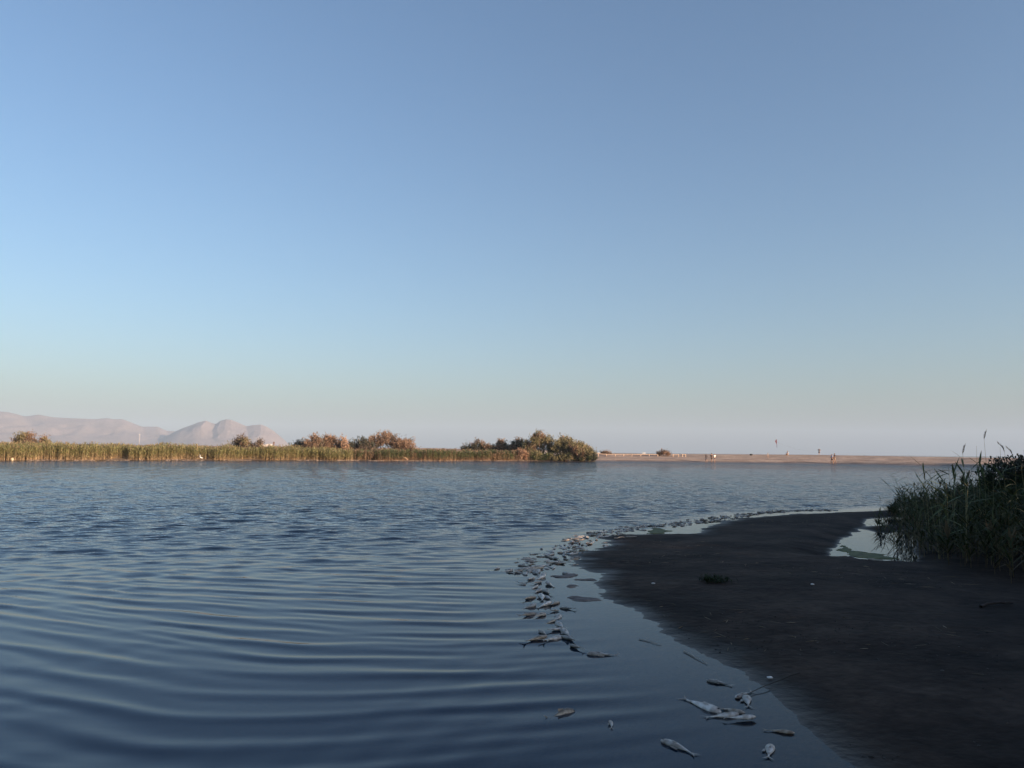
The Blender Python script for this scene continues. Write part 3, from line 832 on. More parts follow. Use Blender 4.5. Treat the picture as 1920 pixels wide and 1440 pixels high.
l_.new(mx.outputs[2], v2.inputs[0]); l_.new(mr.outputs[0], v2.inputs['Scale']); l_.new(v2.outputs[0], b_.inputs['Base Color'])
b_.inputs['Roughness'].default_value = 0.42
M['fish'] = m
M['eye'] = plain('fish_eye', (0.02, 0.02, 0.02), 0.3)

def fish_body(L, deep, thick, seed, belly_up=False, pale=1.0):
    """length along x (head +x), back towards +y, lying on its flank; bent a little"""
    g = np.random.default_rng(seed)
    nr, ns = 17, 12
    bend = g.uniform(-0.05, 0.05)
    V, T = [], []
    for i in range(nr):
        t = i / (nr - 1)                                     # 0 tail root .. 1 snout
        prof = np.interp(t, [0, .12, .3, .5, .68, .82, .92, .97, 1], [.15, .22, .50, .82, 1.0, .90, .62, .38, .10])
        thk = np.interp(t, [0, .12, .3, .5, .7, .85, .95, 1], [.10, .2, .5, .85, 1, .92, .55, .12])
        xx = (t * 0.80 - 0.38) * L
        yo = bend * L * (math.cos((t - 0.5) * 3.0) - 0.5)
        for k in range(ns):
            an = 2 * math.pi * k / ns
            cy, cz = math.cos(an), math.sin(an)
            V.append((xx, yo + cy * prof * deep * 0.5, cz * thk * thick * 0.5))
            bk = 1 / (1 + math.exp(-(cy - 0.35) * 6))
            c = np.array((0.62, 0.58, 0.53)) * (1 - bk) + np.array((0.27, 0.25, 0.22)) * bk
            if t > 0.78: c = c * 0.85 + np.array((0.06, 0.03, 0.02))
            if 0.765 < t < 0.83 : c = c * 0.7
            T.append(c * pale)
    Q = [(i * ns + k, i * ns + (k + 1) % ns, (i + 1) * ns + (k + 1) % ns, (i + 1) * ns + k) for i in range(nr - 1) for k in range(ns)]
    return np.array(V), np.array(Q), np.array(T), bend

def fish_tail(L, deep, bend, pale=1.0):
    y0 = bend * L * (math.cos(1.5) - 0.5)
    P = [(-0.375, 0.085), (-0.375, -0.085), (-0.44, 0.16), (-0.44, 0.0), (-0.44, -0.16), (-0.53, 0.48), (-0.475, 0.10), (-0.475, -0.10), (-0.53, -0.48), (-0.56, 0.62), (-0.56, -0.62)]
    V = [(x * L, y0 + y * deep, s) for s in (0.0015, -0.0015) for x, y in P]
    F = [(0, 1, 3, 3), (0, 3, 2, 2), (1, 4, 3, 3), (2, 3, 6, 5), (3, 4, 8, 7), (5, 6, 9, 9), (7, 8, 10, 10)]
    Q = []
    for a, b, c, d in F:
        Q += [(a, b, c), (a, c, d)] if c != d else [(a, b, c)]
    Q = [(a, b, c) for a, b, c in Q] + [(a + 11, c + 11, b + 11) for a, b, c in Q]
    return np.array(V), np.array(Q), np.tile(np.array((0.36, 0.32, 0.27)) * pale, (22, 1))

def fish_fin(x0, x1, y0, y1, L, deep, z=0.0, pale=1.0):
    P = [(x0, y0), (x1, y0), (x1 - 0.03, y1 * 0.55 + y0 * 0.45), (x0 + 0.01, y1)]
    V = [(x * L, y * deep, z + s) for s in (0.0013, -0.0013) for x, y in P]
    return np.array(V), np.array([(0, 1, 2, 3), (7, 6, 5, 4)]), np.tile(np.array((0.33, 0.29, 0.25)) * pale, (8, 1))

def tri(Q):
    Q = np.asarray(Q)
    return Q if Q.shape[1] == 3 else np.concatenate([Q[:, [0, 1, 2]], Q[:, [0, 2, 3]]])

def fish_parts(L, deep, thick, seed, pale=1.0, tone=(1, 1, 1)):
    tone = np.array(tone)
    V, Q, T, bend = fish_body(L, deep, thick, seed, pale=pale)
    out = {'body': np_mesh('fish_body', V, Q, M['fish'], True, T * tone)}
    V2, Q2, T2 = fish_tail(L, deep, bend, pale); out['tail_fin'] = np_mesh('fish_tail_fin', V2, Q2, M['fish'], False, T2 * tone)
    V3, Q3, T3 = fish_fin(-0.10, 0.10, 0.42, 0.72, L, deep, 0, pale); out['dorsal_fin'] = np_mesh('fish_dorsal_fin', V3, Q3, M['fish'], False, T3 * tone)
    V4, Q4, T4 = fish_fin(0.02, 0.17, -0.12, 0.10, L, deep, thick * 0.5, pale); out['pectoral_fin'] = np_mesh('fish_pectoral_fin', V4, Q4, M['fish'], False, T4 * tone)
    eV = []; eQ = []
    for i in range(5):
        for k in range(8):
            la, lo = math.pi * i / 4 - math.pi / 2, 2 * math.pi * k / 8
            eV.append((0.345 * L + 0.007 * math.cos(la) * math.cos(lo), 0.10 * deep + 0.007 * math.cos(la) * math.sin(lo), thick * 0.33 + 0.004 * math.sin(la)))
    eQ = [(i * 8 + k, i * 8 + (k + 1) % 8, (i + 1) * 8 + (k + 1) % 8, (i + 1) * 8 + k) for i in range(4) for k in range(8)]
    out['eye'] = np_mesh('fish_eye', np.array(eV), np.array(eQ), M['eye'])
    whole = merge([(V, tri(Q)), (V2, tri(Q2)), (V3, tri(Q3)), (V4, tri(Q4))])
    out['whole'] = np_mesh('dead_fish', whole[0], whole[1], M['fish'], True, np.concatenate([T, T2, T3, T4]) * tone)
    return out
KINDS = [fish_parts(0.30, 0.062, 0.038, 1), fish_parts(0.30, 0.068, 0.040, 2, 0.85), fish_parts(0.30, 0.058, 0.038, 3, 1.08), fish_parts(0.30, 0.064, 0.036, 4, 0.7, (0.95, 0.88, 0.78)),
         fish_parts(0.30, 0.06, 0.036, 5, 0.8, (0.95, 0.82, 0.68)), fish_parts(0.30, 0.074, 0.04, 6, 0.95)]

def place_fish(label, x, y, yaw, size, kind, tilt=(0, 0), z=0.012, parts=True, group=None):
    K = KINDS[kind]
    s = size / 0.30
    if parts:
        o = empty('dead_fish', (x, y, z))
        for nm in ('body', 'tail_fin', 'dorsal_fin', 'pectoral_fin', 'eye'):
            link(nm, K[nm], o)
    else:
        o = link('dead_fish', K['whole'])
        o.location = (x, y, z)
    o.rotation_euler = (tilt[0], tilt[1], yaw)
    o.scale = (s, s, s)
    return tag(o, label, 'fish', group)

def fish_px(label, tail, head, kind, tilt=(0, 0), z=0.007, group='dead fish floating in the near shallows'):
    a, b = ground(*tail), ground(*head)
    d = b - a
    c = (a + b) / 2
    place_fish(label, c.x, c.y, math.atan2(d.y, d.x), min(max(d.length * 0.98, 0.12), 0.40), kind, tilt, z, True, group)
fish_px('pale dead fish floating alone at the bottom edge of the view, tail towards the viewer', (1307, 1418), (1234, 1387), 2)
fish_px('dead fish nearest the bottom corner, floating tail down, pinkish grey', (1440, 1424), (1446, 1396), 5)
fish_px('brown striped dead fish close to the dark sand edge', (1432, 1370), (1496, 1377), 4)
fish_px('longest dead fish of the four lying together, slanting into the group', (1278, 1310), (1360, 1341), 0, (0.15, 0))
fish_px('farthest dead fish of the four lying together', (1336, 1328), (1404, 1340), 3)
fish_px('middle dead fish of the four lying together, half covered by a neighbour', (1322, 1347), (1392, 1340), 1)
fish_px('front pale dead fish of the four lying together', (1356, 1352), (1424, 1350), 2, (0, 0), 0.02)
fish_px('dead fish pointing from the shore just below the stick at the sand edge', (1412, 1298), (1376, 1312), 0)
fish_px('small dead fish hanging tail down beside the stick at the sand edge', (1404, 1328), (1398, 1304), 5)
fish_px('lone dead fish with a visible eye, nearest to the sand above the group of four', (1374, 1287), (1320, 1276), 1)
fish_px('thin dark dead fish floating alone in open water, back showing', (1024, 1347), (1084, 1330), 3, (1.15, 0), -0.006)
fish_px('tiny pale dead fish floating alone, left of the pale one at the bottom edge', (1148, 1368), (1143, 1352), 2)
fish_px('dead fish with raised fin at the near end of the drift line', (1160, 1230), (1094, 1227), 0, (-0.2, 0))

# chain of fish leading away from the near end: each one told apart by its rank
chain = [((1095, 1222), (1066, 1210), 3), ((1086, 1208), (1050, 1194), 2), ((978, 1207), (1030, 1196), 4), ((1015, 1206), (1062, 1192), 0), ((1070, 1196), (1052, 1182), 5),
         ((1028, 1192), (1008, 1184), 2), ((1022, 1186), (1062, 1180), 1), ((1058, 1182), (1042, 1166), 0), ((1020, 1170), (1044, 1164), 3), ((1040, 1164), (1052, 1154), 1),
         ((970, 1158), (1012, 1150), 4), ((996, 1160), (1026, 1152), 3), ((1026, 1148), (1050, 1146), 3), ((1080, 1144), (1046, 1140), 5), ((978, 1142), (1008, 1135), 1),
         ((1006, 1141), (1036, 1131), 0), ((1028, 1138), (1050, 1129), 3), ((978, 1127), (1006, 1119), 4), ((1020, 1131), (1010, 1114), 2), ((1036, 1128), (1016, 1117), 1),
         ((1032, 1119), (1020, 1103), 3), ((1002, 1113), (1016, 1106), 5), ((990, 1106), (1012, 1100), 2), ((1040, 1102), (1022, 1094), 0), ((968, 1093), (988, 1098), 3),
         ((996, 1096), (1018, 1092), 1), ((985, 1090), (1004, 1084), 0), ((1004, 1088), (1024, 1080), 2), ((1012, 1078), (998, 1073), 5), ((960, 1076), (982, 1070), 3)]
words = ['second', 'third', 'fourth', 'fifth', 'sixth', 'seventh', 'eighth', 'ninth', 'tenth', 'eleventh', 'twelfth', 'thirteenth', 'fourteenth', 'fifteenth', 'sixteenth', 'seventeenth', 'eighteenth',
         'nineteenth', 'twentieth', 'twenty-first', 'twenty-second', 'twenty-third', 'twenty-fourth', 'twenty-fifth', 'twenty-sixth', 'twenty-seventh', 'twenty-eighth', 'twenty-ninth', 'thirtieth', 'thirty-first']
rr_ = random.Random(5)
for w_, (t_, h_, k_) in zip(words, chain):
    tone_ = ['pale silver', 'grey', 'bright pale', 'dark backed', 'brownish', 'deep bodied pale'][k_]
    fish_px(f'{tone_} dead fish, {w_} from the near end of the drift line', t_, h_, k_, (rr_.uniform(-0.35, 0.35), rr_.uniform(-0.12, 0.12)), 0.006 + rr_.uniform(0, 0.012), 'dead fish strung along the near drift line')

# packed drift line: counted fish, then the far remainder
path = [gp(*p) for p in [(975, 1076), (1000, 1064), (1030, 1050), (1055, 1037), (1082, 1022), (1098, 1010), (1130, 1000), (1165, 994), (1215, 987), (1262, 983), (1310, 979), (1355, 972), (1400, 965), (1440, 960), (1500, 957), (1560, 956)]]
P = np.array(path); seg = np.linalg.norm(np.diff(P, axis=0), axis=1); cum = np.concatenate([[0], np.cumsum(seg)])
def along_path(s):
    return np.array([np.interp(s, cum, P[:, 0]), np.interp(s, cum, P[:, 1])])
tot = cum[-1]
rows = []
N = 430
for i in range(N):
    s = tot * ((i + rr_.random()) / N) ** 1.12
    c = along_path(s); d = along_path(min(tot, s + 0.1)) - along_path(max(0, s - 0.1)); d /= (np.linalg.norm(d) + 1e-9)
    nrm = np.array([-d[1], d[0]])
    half = np.interp(s / tot, [0, 0.12, 0.3, 0.45, 0.7, 1], [0.32, 0.50, 0.40, 0.36, 0.42, 0.25])
    o = rr_.gauss(0, 0.5) * half
    q = c + nrm * o
    rows.append((math.hypot(q[0], q[1]), q[0], q[1], math.atan2(d[1], d[0]) + rr_.gauss(0, 0.9) + (math.pi if rr_.random() < .5 else 0), s / tot))
rows.sort()
far_V, far_Q, far_T, oo = [], [], [], 0
for i, (r, x, y, yaw, f) in enumerate(rows):
    kind = rr_.choice([0, 1, 2, 2, 5, 3, 0, 4]); size = rr_.uniform(0.16, 0.27)
    z = -0.002 + abs(rr_.gauss(0, 0.009)); tl = (rr_.gauss(0, 0.25), rr_.gauss(0, 0.05))
    if i < 240:
        if f < 0.22: lab, gr = 'dead fish packed in the drift line where it bends round the point', 'packed dead fish at the bend of the drift line'
        elif f < 0.5: lab, gr = 'dead fish packed in the bright drift line just beyond the sand point', 'packed dead fish beyond the sand point'
        else: lab, gr = 'dead fish packed in the drift line by the green algae patch', 'packed dead fish by the algae patch'
        place_fish(lab, x, y, yaw, size, kind, tl, z, False, gr)
    else:
        me = KINDS[kind]['whole']
        v = np.array([vv.co for vv in me.vertices]); q = np.array([list(p_.vertices) for p_ in me.polygons])
        ca = np.zeros(len(v) * 4, dtype=np.float32); me.color_attributes['tint'].data.foreach_get('color', ca)
        mt = Matrix.Translation((x, y, z)) @ Euler((tl[0], tl[1], yaw)).to_matrix().to_4x4() @ Matrix.Scale(size / 0.30, 4)
        mt = np.array(mt); v = v @ mt[:3, :3].T + mt[:3, 3]
        far_V.append(v); far_Q.append(q + oo); far_T.append(ca.reshape(-1, 4)[:, :3] * rr_.uniform(0.75, 1.15)); oo += len(v)
me = np_mesh('fish_drift', np.concatenate(far_V), np.concatenate(far_Q), M['fish'], True, np.concatenate(far_T))
tag(link('fish_drift', me), 'far stretch of the drift line packed with countless dead fish', 'fish', kind='stuff')

# ------------------------------------------------------------------ debris on the sand
def stick(name, label, a, b, r, lift=0.02, wob=0.03, seed=0, cat='stick'):
    g = random.Random(seed)
    A = Vector((*gp(*a), 0)); B = Vector((*gp(*b), 0))
    A.z = max(nz(A.x, A.y), 0) + lift; B.z = max(nz(B.x, B.y), 0) + lift
    pts = []
    for i in range(7):
        p = A.lerp(B, i / 6); w = wob * math.sin(math.pi * i / 6)
        pts.append((p.x + g.gauss(0, w * .4), p.y + g.gauss(0, w), p.z + abs(g.gauss(0, w * .3))))
    V, Q = tube(pts, [r * (1.0 - 0.5 * i / 6) for i in range(7)], 7)
    return tag(link(name, np_mesh(name, V, Q, M['stick'])), label, cat, 'sticks washed up on the sand')
stick('driftwood_stick', 'pale straight stick on the sand by the point, shorter piece', (1152, 1012), (1172, 1012), 0.014, seed=1)
stick('driftwood_stick', 'pale straight stick on the sand by the point, longer piece', (1173, 1011.5), (1194, 1011), 0.016, seed=2)
stick('driftwood_stick', 'thin pale cane lying in the shallows off the sand edge', (1198, 1199), (1240, 1210), 0.004, 0.006, 0.008, 3)
stick('driftwood_stick', 'pale reed cane along the water edge below the thin cane', (1282, 1222), (1326, 1246), 0.005, 0.008, 0.012, 4)
stick('driftwood_stick', 'dark twig running from the sand into the water over two fish', (1500, 1270), (1398, 1306), 0.004, 0.012, 0.015, 5).data.materials[0] = plain('dark_twig', (0.03, 0.024, 0.02), 0.9)
stick('driftwood_stick', 'bent dull root lying on the sand below the reed thicket', (1840, 1162), (1900, 1156), 0.016, 0.012, 0.05, 6).data.materials[0] = plain('dark_root', (0.06, 0.045, 0.04), 0.9, 0.3, 10)
stick('driftwood_stick', 'short pale stick on the sand in front of the pool', (1628, 1066), (1656, 1068), 0.012, 0.012, 0.02, 7)
for k, (px, py, lab) in enumerate([(1443, 1275, 'flat pale shell on the sand beside the water above the twig'), (1225, 1102, 'tiny white shell on the sand short of the grass tuft'),
                                   (1524, 1115, 'tiny white pebble alone on the open sand'), (1160, 1012 - 8, 'small orange shell near the straight sticks')]):
    x, y = gp(px, py); g2 = np.random.default_rng(500 + k); V = []
    for i in range(5):
        for j in range(8):
            la, lo = math.pi * i / 4 - math.pi / 2, 2 * math.pi * j / 8
            r0 = 0.016 * (1 + g2.normal(0, 0.12))
            V.append((r0 * math.cos(la) * math.cos(lo) * 1.5, r0 * math.cos(la) * math.sin(lo), r0 * 0.5 * math.sin(la)))
    Q = [(i * 8 + j, i * 8 + (j + 1) % 8, (i + 1) * 8 + (j + 1) % 8, (i + 1) * 8 + j) for i in range(4) for j in range(8)]
    o = tag(link('shell', np_mesh('shell', V, Q, M['white'])), lab, 'shell', 'pale shells on the sand'); o.location = (x, y, max(nz(x, y), 0) + 0.012)

# fine litter on the sand: stones, broken canes and weed scraps
M['litter'] = tint_mat('shore_litter', 0.85)
g = np.random.default_rng(640)
x, y = scatter([gp(*p) for p in [(1150, 1020), (1340, 995), (1480, 970), (1560, 972), (1530, 1060), (1720, 1070), (1850, 1130), (1900, 1420), (1640, 1438), (1480, 1318), (1260, 1185), (1130, 1090)]], 3600, g)
dens = fbm(x * 0.55, y * 0.55, 4, 645); d = sdf(x, y, LAND)
keep = (dens > 0.50 - 0.12 * (1 - sstep(0.1, 0.8, d))) & (near_height(x, y) > 0.006); x, y = x[keep], y[keep]; n = len(x); z = near_height(x, y)
oc = np.array([(1, .2, 0), (.1, .8, 0.05), (-1, .1, 0), (-.2, -.9, 0), (0.1, 0, .6), (-.1, 0.1, -.5)])
V = oc[None] * np.stack([g.lognormal(-4.9, 0.45, n), g.lognormal(-5.1, 0.4, n), g.lognormal(-5.2, 0.4, n)], -1)[:, None, :] * 1.3
cane = g.uniform(0, 1, n) < 0.16
V[cane] *= np.array([7.0, 0.45, 0.6])
yaw = g.uniform(0, 6.28, n)[:, None]; c_, s_ = np.cos(yaw), np.sin(yaw)
V = np.stack([V[..., 0] * c_ - V[..., 1] * s_ + x[:, None], V[..., 0] * s_ + V[..., 1] * c_ + y[:, None], V[..., 2] + z[:, None] + 0.002], -1).reshape(-1, 3)
F = np.array([(0, 1, 4), (1, 2, 4), (2, 3, 4), (3, 0, 4), (1, 0, 5), (2, 1, 5), (3, 2, 5), (0, 3, 5)])
F = ((np.arange(n) * 6)[:, None, None] + F[None]).reshape(-1, 3)
base = np.where(cane[:, None], np.array([[0.16, 0.125, 0.085]]), np.array([[0.045, 0.04, 0.036]])) * g.uniform(0.5, 1.6, (n, 1))
tag(link('shore_litter', np_mesh('shore_litter', V, F, M['litter'], False, np.repeat(base, 6, 0))), 'scattered small stones, cane bits and weed scraps on the dark sand', 'debris', kind='stuff')
# more floating scraps and foam flecks off the sand edge
# algae mats floating at the edges
M['algae'] = plain('algae', (0.10, 0.105, 0.035), 0.7, 0.5, 9)
def algae(label, poly_px, z, seed):
    poly = [gp(*p) for p in poly_px]; Pn = np.array(poly); lo, hi = Pn.min(0) - .4, Pn.max(0) + .4
    xs_, ys_ = np.linspace(lo[0], hi[0], 90), np.linspace(lo[1], hi[1], 90)
    X, Y = np.meshgrid(xs_, ys_)
    d = sdf(X + 0.5 * (fbm(X * 2, Y * 3, 4, seed) - .5), Y + 0.7 * (fbm(X * 2, Y * 3, 4, seed + 1) - .5), poly)
    Z = np.where(d > 0, z + 0.012 * (fbm(X * 7, Y * 7, 3, seed + 2)) * sstep(0, 0.1, d), -0.03)
    tag(link('algae_mat', np_mesh('algae_mat', np.stack([X, Y, Z], -1).reshape(-1, 3), grid_faces(90, 90), M['algae'])), label, 'algae', kind='stuff')
algae('green algae mat at the water edge beside the packed fish', [(1212, 999), (1240, 1000), (1262, 997), (1246, 992), (1232, 989), (1220, 992)], 0.004, 601)
algae('green algae mat along the near edge of the pool', [(1568, 1030), (1600, 1044), (1650, 1050), (1664, 1044), (1640, 1038), (1600, 1030), (1580, 1022)], 0.004, 611)

def scum(label, poly_px, seed):
    poly = [gp(*p) for p in poly_px]; Pn = np.array(poly); lo, hi = Pn.min(0) - .3, Pn.max(0) + .3
    X, Y = np.meshgrid(np.linspace(lo[0], hi[0], 110), np.linspace(lo[1], hi[1], 110))
    d = sdf(X, Y, poly)
    k = fbm(X * 2.5, Y * 4.5, 5, seed) - 0.66 + 0.16 * sstep(0, 0.5, d) + np.minimum(d, 0) * 2
    Z = np.where(k > 0, 0.003 + 0.008 * sstep(0, 0.1, k), -0.02)
    tag(link('scum_patch', np_mesh('scum_patch', np.stack([X, Y, Z], -1).reshape(-1, 3), grid_faces(110, 110), M['scum'])), label, 'scum', kind='stuff')
M['scum'] = plain('grey_scum', (0.13, 0.11, 0.10), 0.8, 0.4, 14)
scum('grey brown scum floating off the notch in the sand edge', [(1070, 1088), (1110, 1086), (1128, 1108), (1140, 1126), (1090, 1130), (1068, 1112)], 631)
scum('flecks of scum in the calm channel beside the packed fish', [(1045, 1058), (1075, 1050), (1090, 1075), (1060, 1085), (1030, 1080)], 641)

# ------------------------------------------------------------------ things on the far bank and beach
def foot(px, py, y0=84.0, y1=400.0):
    """where the sight line of a pixel meets the far ground"""
    Y = y0
    while Y < y1:
        p = at(px, py, Y)
        if p.z <= max(fz(p.x, p.y), -0.02): break
        Y += 0.5
    if Y > 195: Y = 168.0                    # grazes the crest: stands on top of it
    p = at(px, py, Y)
    return Vector((p.x, p.y, fz(p.x, p.y)))

def box(cx, cy, cz, sx, sy, sz):
    V = [(cx + a * sx / 2, cy + b * sy / 2, cz + c * sz / 2) for c in (-1, 1) for b in (-1, 1) for a in (-1, 1)]
    return np.array(V), np.array([(0, 2, 3, 1), (4, 5, 7, 6), (0, 1, 5, 4), (2, 6, 7, 3), (0, 4, 6, 2), (1, 3, 7, 5)])

# wooden rail fences
def fence(label, posts, rail_pairs, extra=None):
    q0 = at(posts[0][0], posts[0][1], 153.0); base = Vector((q0.x, 153.0, fz(q0.x, 153.0)))
    root = tag(empty('wooden_fence', base), label, 'fence', 'pale wooden fences on the beach')
    tops = []
    for (px, pb, pt) in posts:
        f = foot(px, pb); Yf = 153.0; q0 = at(px, pb, Yf); f = Vector((q0.x, Yf, fz(q0.x, Yf))); t = at(px, pt, Yf)
        hh = max(t.z - f.z, 0.35)
        V, Q = tube([(f.x - base.x, f.y - base.y, f.z - base.z - 0.2), (f.x - base.x, f.y - base.y, f.z - base.z + hh)], [0.11, 0.10], 8)
        V2, Q2 = box(f.x - base.x, f.y - base.y, f.z - base.z + hh, 0.13, 0.13, 0.03)
        VV, QQ = merge([(V, Q), (V2, Q2)])
        link('post', np_mesh('fence_post', VV, QQ, M['wood'], False), root)
        tops.append(Vector((f.x, f.y, f.z + hh - 0.06)) - base)
    for a, b in rail_pairs:
        d = (tops[b] - tops[a]).normalized() * 0.1
        V, Q = tube([tops[a] - d, (tops[a] + tops[b]) / 2 - Vector((0, 0, 0.02)), tops[b] + d], [0.075, 0.075, 0.075], 7)
        link('rail', np_mesh('fence_rail', V, Q, M['wood']), root)
fence('long pale wooden rail fence running down the beach beside the tamarisks',
      [(1108, 851.5, 849.0), (1121.5, 853.5, 850), (1137, 856.0, 851.2), (1153.5, 857.0, 852.3), (1169, 858.4, 853), (1184.5, 857.6, 852.0), (1201, 856.6, 851.8), (1217, 856.4, 851.8), (1233, 856.0, 852)],
      [(i, i + 1) for i in range(8)])
fence('short pale wooden fence piece just past the brown bush', [(1261.5, 854.5, 851.5), (1272, 854.5, 851.6)], [(0, 1)])
fence('tiny pale fence piece, the last along the beach', [(1279, 854.3, 851.4), (1285, 854.3, 851.5)], [(0, 1)])

# beach bushes and rocks
def beach_bush(name, label, l, r, top, bot, tones, seed, n=2600):
    f = foot((l + r) / 2, bot)
    p = at((l + r) / 2, top, f.y)
    shrub(name, label, f, (r - l) / FPX * f.y, (r - l) / FPX * f.y * 0.8, max(p.z - f.z, 0.25), n, 0.12, tones, seed, 0.0, None, 'bush', 8)
beach_bush('beach_bush', 'brown mounded bush on the beach at the end of the long fence', 1233, 1256, 846.5, 855.5, [GREY, BROWN, RUST], 701)
beach_bush('beach_tuft', 'low brown grass tuft behind the fence near the tamarisks', 1128, 1146, 848.0, 852, [BROWN, GREY], 702, 1500)
f = foot(1409, 854)
g2 = np.random.default_rng(710); V = []
for i in range(6):
    for j in range(9):
        la, lo = math.pi * i / 5 - math.pi / 2, 2 * math.pi * j / 9
        r0 = 0.26 * (1 + g2.normal(0, 0.13)); V.append((r0 * math.cos(la) * math.cos(lo) * 1.2, r0 * math.cos(la) * math.sin(lo), r0 * 0.8 * math.sin(la) + 0.12))
Q = [(i * 9 + j, i * 9 + (j + 1) % 9, (i + 1) * 9 + (j + 1) % 9, (i + 1) * 9 + j) for i in range(5) for j in range(9)]
o = tag(link('beach_rock', np_mesh('beach_rock', V, Q, plain('dark_rock', (0.05, 0.04, 0.035), 0.9, 0.3, 6))), 'single dark rock on the crest of the beach', 'rock'); o.location = f

# people
M['skin'] = plain('skin', (0.42, 0.25, 0.17), 0.55)
M['skin2'] = plain('skin_tanned', (0.30, 0.165, 0.105), 0.55)
M['hair'] = plain('dark_hair', (0.02, 0.015, 0.012), 0.6)
CL = {'white': M['white'], 'dark': M['dark'], 'navy': plain('navy_cloth', (0.025, 0.03, 0.06), 0.85), 'beige': plain('beige_cloth', (0.55, 0.42, 0.29), 0.85),
      'pink': plain('pale_pink_cloth', (0.58, 0.40, 0.36), 0.85), 'teal': plain('teal_cloth', (0.05, 0.13, 0.16), 0.85), 'lilac': plain('pale_lilac_cloth', (0.50, 0.48, 0.60), 0.85)}

def skin_obj(name, pts, edges, rad, mat, parent, root_i=0, sub=1):
    me = bpy.data.meshes.new(name); me.from_pydata([tuple(p) for p in pts], edges, [])
    o = link(name, me, parent)
    md = o.modifiers.new('skin', 'SKIN'); md.use_smooth_shade = True
    if not me.skin_vertices: me.skin_vertices.new()
    for i, r in enumerate(rad):
        sv = me.skin_vertices[0].data[i]; sv.radius = r if isinstance(r, tuple) else (r, r); sv.use_root = (i == root_i)
    ss = o.modifiers.new('sub', 'SUBSURF'); ss.levels = sub; ss.render_levels = sub
    me.materials.append(mat)
    return o

